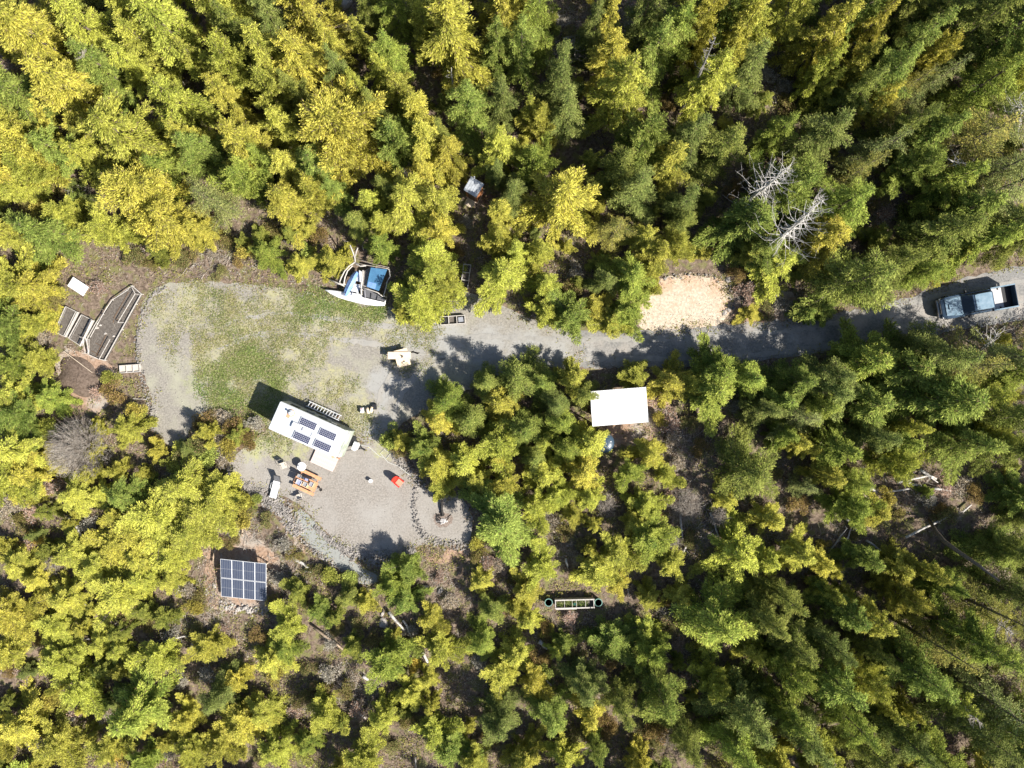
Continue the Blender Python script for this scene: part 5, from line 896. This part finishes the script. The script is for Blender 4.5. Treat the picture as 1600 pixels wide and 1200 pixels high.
def panel(name, pts, m, parent, th=.04, sag=0):
    P = [BP(*p) for p in pts]; n = len(P); nm = (P[1] - P[0]).cross(P[-1] - P[0]).normalized() * th; return MB().add([tuple(p) for p in P] + [tuple(p + nm) for p in P], [tuple(range(n - 1, -1, -1)), tuple(range(n, 2 * n))] + [(i, (i + 1) % n, n + (i + 1) % n, n + i) for i in range(n)]).build(name, m, parent)
MB().loft([[tuple(BP(x1, y1, z)), tuple(BP((x1 + x2) / 2, (y1 + y2) / 2 - 1, z + .22)), tuple(BP(x2, y2, z)), tuple(BP(x2, y2, z - .12)), tuple(BP(x1, y1, z - .12))] for x1, y1, x2, y2, z in ((536, 462, 542, 463, .75), (539, 450, 549, 452, .95), (544, 438, 555, 442, 1.05), (549, 430, 558, 433, 1.05), (555, 423, 560, 427, 1.0))]).build('blue_canopy', M['blue'], bt)
panel('cockpit_panel', [(543, 462, .72), (551, 450, .72), (553, 443, .72), (563, 445, .72), (560, 458, .72), (558, 463, .72)], M['alu'], bt)
panel('upper_deck_panel', [(554, 438, .85), (561, 422, .85), (566, 425, .85), (564, 441, .85)], M['alu'], bt)
panel('brown_side_board', [(568, 424, .7), (579, 417, .7), (572, 448, .7), (566, 450, .7)], M['greywood'], bt)
panel('cockpit_slot', [(547, 455, .80), (557.5, 457, .80), (557.5, 459, .80), (547, 457, .80)], M['black'], bt, .01)
panel('hatch', [(560, 450, .80), (566, 450.5, .80), (566, 454, .80), (560, 453.5, .80)], M['trim'], bt, .03)
panel('blue_windscreen', [(548, 436, 1.0), (553, 426, 1.0), (556, 428, 1.0), (553, 437, 1.0)], M['teal'], bt, .02)
panel('netting', [(568, 453, .68), (575, 452, .68), (603, 468, .68), (601, 471, .68), (585, 468, .68), (567, 464, .68)], M['mesh'], bt, .02)
for A, B in (((568, 453), (567, 464)), ((567, 464), (601, 472)), ((603, 468), (576, 452)), ((580, 458), (579, 466)), ((590, 462), (588, 469))): MB().tube([BP(*A, .73), BP(*B, .73)], .035, 5).build('netting_frame', M['black'], bt)
for A, B, zz in (((536, 463), (538, 458), .9), ((549, 462), (551, 456), .8), ((571, 466), (570, 452), .85)): MB().tube([BP(*A, zz), BP(*B, zz)], .03, 5).build('stanchion', M['trim'], bt)
tp, = [thing('tarp_shelter', 'teal blue tarp stretched on a bent pole frame behind the boat', 'shelter', (bx, by, 0))]
panel('tarp', [(579.5, 418, 1.25), (605, 421, 1.15), (592, 454.5, .95), (572.5, 448, 1.0)], M['teal'], tp, .02)
panel('tarp_patch', [(576, 440, 1.07), (588, 443, 1.05), (586, 452, 1.02), (573.5, 447.5, 1.04)], M['blue'], tp, .02)
for nm_, pts_, r_ in (('pole', [(547, 383, 2.4), (551, 393, 2.1), (554.5, 403, 1.8), (555, 410, 1.6)], .055), ('pole', [(559, 387, 2.3), (556.5, 394, 2.1), (555, 401, 1.9)], .05), ('pole', [(554, 410, 1.6), (545, 416, 1.4), (538, 424, 1.3), (533, 434, 1.2), (530, 442, 1.1)], .06), ('pole', [(551, 415, 1.4), (543, 423, 1.3), (539, 433, 1.2), (537, 444, 1.1)], .06), ('pole', [(516, 437, .9), (527, 442, 1.0), (538, 447, 1.1)], .05), ('pole', [(524, 444, .9), (540, 444, 1.1)], .045), ('pole', [(555, 410, 1.6), (570, 414, 1.5), (590, 417, 1.4), (607, 420, 1.3)], .03), ('pole', [(557, 404, 1.7), (580, 412, 1.5), (608, 418, 1.35)], .022), ('pole', [(567, 422, 1.4), (566, 436, 1.25), (564, 450, 1.1), (565, 461, .9)], .075), ('pole', [(556, 411, 1.5), (563, 416, 1.5), (572, 415, 1.5)], .06), ('pole', [(565, 449, 1.1), (578, 453, 1.05), (590, 457, 1.0), (599, 464, .9)], .045), ('pole', [(608, 420, 1.3), (609.5, 432, 1.2), (605, 440, 1.1), (603, 450, 1.0), (600, 460, .9)], .045), ('pole', [(599, 464, .9), (601, 456, .9)], .04), ('pole', [(568, 391, 1.5), (566, 385, 1.4), (568, 378, 1.3), (576, 372, 1.2)], .025)):
    P = [BP(*p) for p in pts_]; MB().tube(P, r_, 6).build(nm_, M['palewood'] if r_ > .03 else M['twig'], tp, True)
for p in ((553, 410), (607, 421), (600, 462), (531, 442), (565, 452)): z = 1.3; a = BP(*p, z); MB().tube([(a.x, a.y, 0), (a.x, a.y, z)], .045, 6).build('post', M['palewood'], tp)
pole('dark_pole', [(490, 419, .9), (503, 428, .9), (517, 437, .9)], .03, M['char'], 'thin dark pole reaching left from the shelter frame', 'pole')

# ---- yard furniture
def table_legs(t, L, Wd, h, m, r=.03):
    for sx in (-1, 1):
        for sy in (-1, 1): MB().box((sx * L, sy * Wd, h / 2), (r * 2, r * 2, h)).build('leg', m, t)
x_, y_ = W(624, 555.5, .8); t = thing('plywood_table', 'long cream plywood table top on trestles in the clearing', 'table', (x_, y_, 0), R_(0))
MB().box((0, 0, .82), (1.92, .60, .03)).build('tabletop', M['plywood'], t); table_legs(t, .75, .22, .80, M['lumber'])
x_, y_ = W(628.5, 559, .72); t = thing('plywood_table', 'cream plywood table set crosswise under the long one', 'table', (x_, y_, 0), R_(14))
MB().box((0, 0, .72), (1.12, 1.42, .03)).build('tabletop', M['plywood'], t); table_legs(t, .4, .5, .70, M['lumber'])
x_, y_ = W(628.5, 556, .85); t = thing('hand_drill', 'dark power drill lying on the long plywood table', 'drill', (x_, y_, .837), R_(-20)); MB().tube([(-.14, 0, .05), (.08, 0, .05)], .04, 8).build('drill_body', M['black'], t); MB().box((.04, -.09, .05), (.06, .16, .05)).build('handle', M['black'], t)
x_, y_ = W(630, 565.5, .75); t = thing('tool', 'small dark hand tool on the crosswise plywood table', 'tool', (x_, y_, .737), R_(20)); MB().tube([(-.12, 0, .03), (.1, 0, .03)], .02, 6).build('shaft', M['char'], t); MB().box((.12, 0, .035), (.06, .12, .06)).build('head', M['steel'], t)
# jugs
x_, y_ = W(565.5, 641, .3); t = thing('jerry_can', 'white upright jerry can, left of the two cream sacks', 'jerry can', (x_, y_, 0), R_(3)); MB().box((0, 0, .22), (.30, .44, .40), bev=.05).build('body', M['white'], t); MB().lathe([(.04, .42), (.04, .47)], 8, (0, .12, 0)).build('cap', M['red'], t); MB().tube([(0, -.1, .42), (0, -.08, .48), (0, .02, .48), (0, .04, .42)], .02, 5).build('handle', M['white'], t)
for px, py, a, lb in ((574.5, 641.5, 12, 'cream sack leaning beside the white jerry can'), (580, 640, -14, 'right hand cream sack of the pair in the clearing')):
    x_, y_ = W(px, py, .3); MBs = MB().loft([[(u * .11 * k, v * .26 * k, z) for u, v in ((-1, -.8), (0, -1), (1, -.8), (1, .8), (0, 1), (-1, .8))] for k, z in ((.9, 0), (1.15, .12), (1.0, .34), (.55, .46))]); o = MBs.build('sack', M['plywood'], None, True, (x_, y_, .02)); o.rotation_euler = (0, 0, R_(a)); tag(o, lb, 'sack')
x_, y_ = W(585, 635.5, .2); o = MB().loft([[(u * .2 * k, v * .24 * k, z) for u, v in ((-1, -.9), (1, -1), (.9, 1), (-.9, .9))] for k, z in ((.9, 0), (1, .2), (.9, .3))]).build('bucket', M['black'], None, False, (x_, y_, .02)); tag(o, 'black tub behind the cream sacks', 'tub')
# round table
x_, y_ = W(471.2, 729, .65); t = thing('round_table', 'round white garden table by the trailer', 'table', (x_, y_, .02)); MB().lathe([(.34, .62), (.37, .63), (.37, .66), (.34, .67), (.03, .67), (.03, .655)], 28).build('tabletop', M['white'], t); MB().lathe([(.03, 0.03), (.03, .62)], 8).build('pedestal', M['white'], t)
for k in range(3): a = k * 2.09; MB().tube([(0, 0, .15), (.28 * math.cos(a), .28 * math.sin(a), 0.01)], .02, 5).build('foot', M['white'], t)
x_, y_ = W(471, 729, .7); o = MB().lathe([(.05, 0), (.05, .06), (.03, .06)], 10).build('ashtray', M['trim'], None, False, (x_, y_, .69)); tag(o, 'little grey dish on the round white table', 'dish')
x_, y_ = W(466.5, 727.5, .7); o = MB().box((0, 0, .03), (.16, .14, .05), bev=.01).build('box', M['greytub'], None, False, (x_, y_, .69)); tag(o, 'small grey box at the left rim of the round white table', 'box')
def campchair(px, py, ang, lb):
    x_, y_ = W(px, py, .5); t = thing('folding_chair', lb, 'chair', (x_, y_, .02), R_(ang)); MB().box((0, 0, .42), (.46, .44, .02)).build('seat', M['beige'], t); MB().box((0, .26, .68), (.46, .02, .40), rx=R_(-12)).build('backrest', M['beige'], t)
    for s in (-1, 1):
        MB().tube([(s * .24, -.22, .43), (s * .24, .26, 0)], .014, 5).build('leg', M['palewood'], t); MB().tube([(s * .24, -.24, 0), (s * .24, .22, .45), (s * .24, .33, .9)], .014, 5).build('leg', M['palewood'], t); MB().tube([(s * .26, -.2, .62), (s * .26, .28, .64)], .018, 5).build('armrest', M['palewood'], t)
campchair(443.5, 728, 20, 'beige folding chair left of the round white table'); campchair(467.5, 776, -160, 'beige folding chair below the orange picnic table')
# lounger
x_, y_ = W(431.5, 758, .3); t = thing('sun_lounger', 'pale grey sun lounger with a black framed raised end', 'lounger', (x_, y_, .02), R_(-14))
MB().box((0, -.38, .33), (.58, 1.42, .04)).build('seat', M['greytub'], t).color = (1, 1, 1, 1); t.children[0].data.materials[0] = M['alu']
MB().box((0, .62, .55), (.50, .04, .70), rx=R_(-52)).build('backrest', M['mesh'], t)
for s in (-1, 1):
    MB().tube([(s * .29, -1.08, .31), (s * .29, .35, .31), (s * .29, .88, .80)], .022, 6).build('side_rail', M['black'], t); MB().tube([(s * .34, -.35, .34), (s * .38, -.3, .5), (s * .38, .1, .5), (s * .34, .15, .34)], .015, 5).build('armrest', M['alu'], t)
    for y in (-.9, .3): MB().tube([(s * .28, y, .31), (s * .30, y, 0)], .02, 6).build('leg', M['black'], t)
MB().tube([(-.29, .88, .8), (.29, .88, .8)], .022, 6).build('head_rail', M['black'], t)
# picnic table
x_, y_ = W(478, 754, .75); PA = R_(-25); t = thing('picnic_table', 'orange wooden picnic table with two benches loaded with tubs', 'picnic table', (x_, y_, .02), PA)
bm_ = MB().box((0, 0, 0), (1.95, .155, .035)).mesh('table_board', M['orange'])
for i in range(5): link('table_board', bm_, t, (0, -.33 + .165 * i, .74 + .001 * i))
for s in (-1, 1):
    bb = MB().box((0, 0, 0), (1.95, .26, .035)).mesh('bench_board', M['orange']); link('bench_board', bb, t, (0, s * .72, .44)); MB().box((s * .75, 0, .40), (.05, 1.5, .06)).build('cross_beam', M['orange'], t)
    for u in (-1, 1): MB().tube([(u * .75 + .03, s * .25, .72), (u * .75 + .03, s * .62, 0)], .03, 4).build('leg', M['orange'], t)
def on_table(px, py, z=.785): a = W(px, py, z); return (a[0], a[1], z)
def tub(px, py, L, Wd, h, m, lb, nm='storage_tub', cat='tub', ang=-25, lid=None):
    t = thing(nm, lb, cat, on_table(px, py), R_(ang)); th = .015
    for s in (-1, 1): MB().box((0, s * Wd / 2, h / 2), (L, th, h)).build('side', m, t); MB().box((s * L / 2, 0, h / 2), (th, Wd, h)).build('end', m, t)
    MB().box((0, 0, h * .3), (L - .03, Wd - .03, h * .5)).build('contents', lid or m, t); return t
tub(467.8, 753, .42, .38, .20, M['white'], 'white rimmed tub of lilac things at the left end of the picnic table', lid=M['lilac'])
tub(477.5, 756.5, .38, .36, .20, M['plywood'], 'tan crate of grey things in the middle of the picnic table', 'crate', 'crate', lid=M['greytub'])
tub(487, 756.5, .32, .38, .16, M['beige'], 'beige crate at the right end of the picnic table', 'crate', 'crate', lid=M['trim'])
tub(468.3, 743.5, .30, .26, .18, M['palewood'], 'small pale box at the upper left corner of the picnic table', 'box', 'box', lid=M['greytub'])
t = thing('camp_stove', 'black two burner camp stove on the picnic table', 'stove', on_table(473.5, 746), R_(-25)); MB().box((0, 0, .05), (.4, .24, .09), bev=.02).build('body', M['black'], t)
for s in (-1, 1): MB().lathe([(.07, .1), (.07, .115)], 10, (s * .1, 0, 0)).build('burner', M['steel'], t)
t = thing('bag', 'purple and black bag at the centre of the picnic table', 'bag', on_table(479.8, 749), R_(-20)); MB().loft([[(u * .17 * k, v * .12 * k, z) for u, v in ((-1, -1), (1, -1), (1.1, 0), (1, 1), (-1, 1), (-1.1, 0))] for k, z in ((.9, 0), (1, .1), (.7, .2))]).build('body', M['lilac'], t); MB().box((.16, 0, .13), (.08, .22, .1)).build('pocket', M['black'], t)
t = thing('tray', 'dark brown slotted tray at the upper right corner of the picnic table', 'tray', on_table(491.5, 750), R_(-28)); MB().box((0, 0, .015), (.42, .13, .03)).build('base', M['darkwood'], t)
for i in range(5): MB().box((-.15 + .075 * i, 0, .035), (.03, .1, .012)).build('slot', M['palewood'], t)
t = thing('frying_pan', 'black frying pan with a long handle right of the picnic table', 'pan', (*W(501, 765, .3), .25), R_(150)); MB().lathe([(.10, 0), (.14, .05), (.13, .05), (.09, .01)], 16).build('pan', M['char'], t); MB().tube([(.13, 0, .04), (.55, 0, .07)], .014, 5).build('handle', M['palewood'], t); MB().tube([(0, 0, -.23), (0, 0, 0)], .03, 6).build('stand', M['char'], t)
# bucket
x_, y_ = W(579.3, 751.5, .3); t = thing('bucket', 'small white bucket standing alone on the yard gravel', 'bucket', (x_, y_, .02)); MB().lathe([(.13, 0), (.16, .36), (.14, .36), (.12, .06)], 16).build('body', M['white'], t, False); MB().lathe([(.162, .34), (.17, .345), (.17, .37), (.12, .38), (.01, .38)], 16).build('lid', M['white'], t)
# red chair
x_, y_ = W(622, 752.5, .45); t = thing('garden_chair', 'red garden chair with a faded seat on the right of the yard', 'chair', (x_, y_, .02), R_(-120 + 180 - 10))
MB().box((0, -.12, .36), (.50, .52, .06), rx=R_(8), bev=.02).build('seat', M['salmon'], t)
fanb = MB(); n = 9; vs = []
for k in range(n): a = math.pi * k / (n - 1); vs.append((.31 * math.cos(a), .22 + .12 + .30 * math.sin(a) * .45, .55 + .40 * math.sin(a)))
top = vs; low = [(.27, .18, .34), (-.27, .18, .34)]; allp = [Vector(v) for v in top] + [Vector(low[1]), Vector(low[0])]; off = Vector((0, .05, -.03)); m_ = len(allp)
MB().add([tuple(p) for p in allp] + [tuple(p + off) for p in allp], [tuple(range(m_)), tuple(range(2 * m_ - 1, m_ - 1, -1))] + [(i, m_ + i, m_ + (i + 1) % m_, (i + 1) % m_) for i in range(m_)]).build('backrest', M['red'], t)
for s in (-1, 1):
    MB().box((s * .30, -.08, .52), (.09, .60, .03), bev=.01).build('armrest', M['red'], t)
    for y in (-.33, .2): MB().box((s * .28, y, .25), (.06, .06, .50)).build('leg', M['red'], t)
# fire pit
x_, y_ = W(692, 812); t = thing('fire_pit', 'burnt fire pit with white ash and ringed by dark embers', 'fire pit', (x_, y_, .02))
n = 28; pp = [((1 + .14 * math.sin(3 * k) + .1 * math.sin(7 * k)) * .82 * math.cos(k * 2 * math.pi / n), (1 + .12 * math.sin(2 * k)) * .62 * math.sin(k * 2 * math.pi / n)) for k in range(n)]
MB().prism(pp, 0, .012).build('scorched_ground', M['burnt'], t); rf_ = random.Random(6); tb = MB(); td = MB()
for k in range(40): vs, fs = icorock(rf_, rf_.uniform(.05, .11)); a, b = rf_.gauss(0, .2), rf_.gauss(-.12, .12); tb.add([(v[0] + a, v[1] + b, v[2] + .04) for v in vs], fs)
for k in range(46): vs, fs = icorock(rf_, rf_.uniform(.04, .10)); an = rf_.uniform(1.6, 4.2); a, b = .48 * math.cos(an) + rf_.gauss(0, .09), .3 * math.sin(an) + .15 + rf_.gauss(0, .09); td.add([(v[0] + a, v[1] + b, v[2] + .04) for v in vs], fs)
tag(tb.build('ash_heap', M['ash'], t), None, None, None, 'stuff'); tag(td.build('embers', M['char'], t), None, None, None, 'stuff')
for a, b in (((.3, .1), (.75, .42)), ((.35, -.05), (.6, .2)), ((-.5, .25), (-.15, .0))): MB().tube([(*a, .05), (*b, .08)], .03, 5).build('stick', M['burnt'], t)
tg = pole('burnt_log', [(690.5, 781, .30), (690, 795, .25), (692, 806, .12)], .10, M['char'], 'charred black log pointing up from the fire pit', 'log')
# hose and edging pipe
pole('hose', [(553, 694, .05), (575, 697, .05), (592, 712, .05), (604, 716, .05), (610, 708, .05), (600, 702, .05), (594, 708, .05), (606, 722, .05), (622, 728, .05), (640, 742, .06), (655, 758, .06)], .028, M['hose'], 'thin pale hose curling from the trailer along the yard edge', 'hose')
# thick road-side trunk lying in the island
pole('lath', [(208, 623, .2), (229, 624, .2)], .03, M['palewood'], 'pale stick by the stone rim below the block planter', 'lath')
pole('rope', [(430, 690, .05), (426, 683, .05), (421, 676, .05)], .02, M['trim'], 'short dark strap by the left end of the trailer', 'strap')
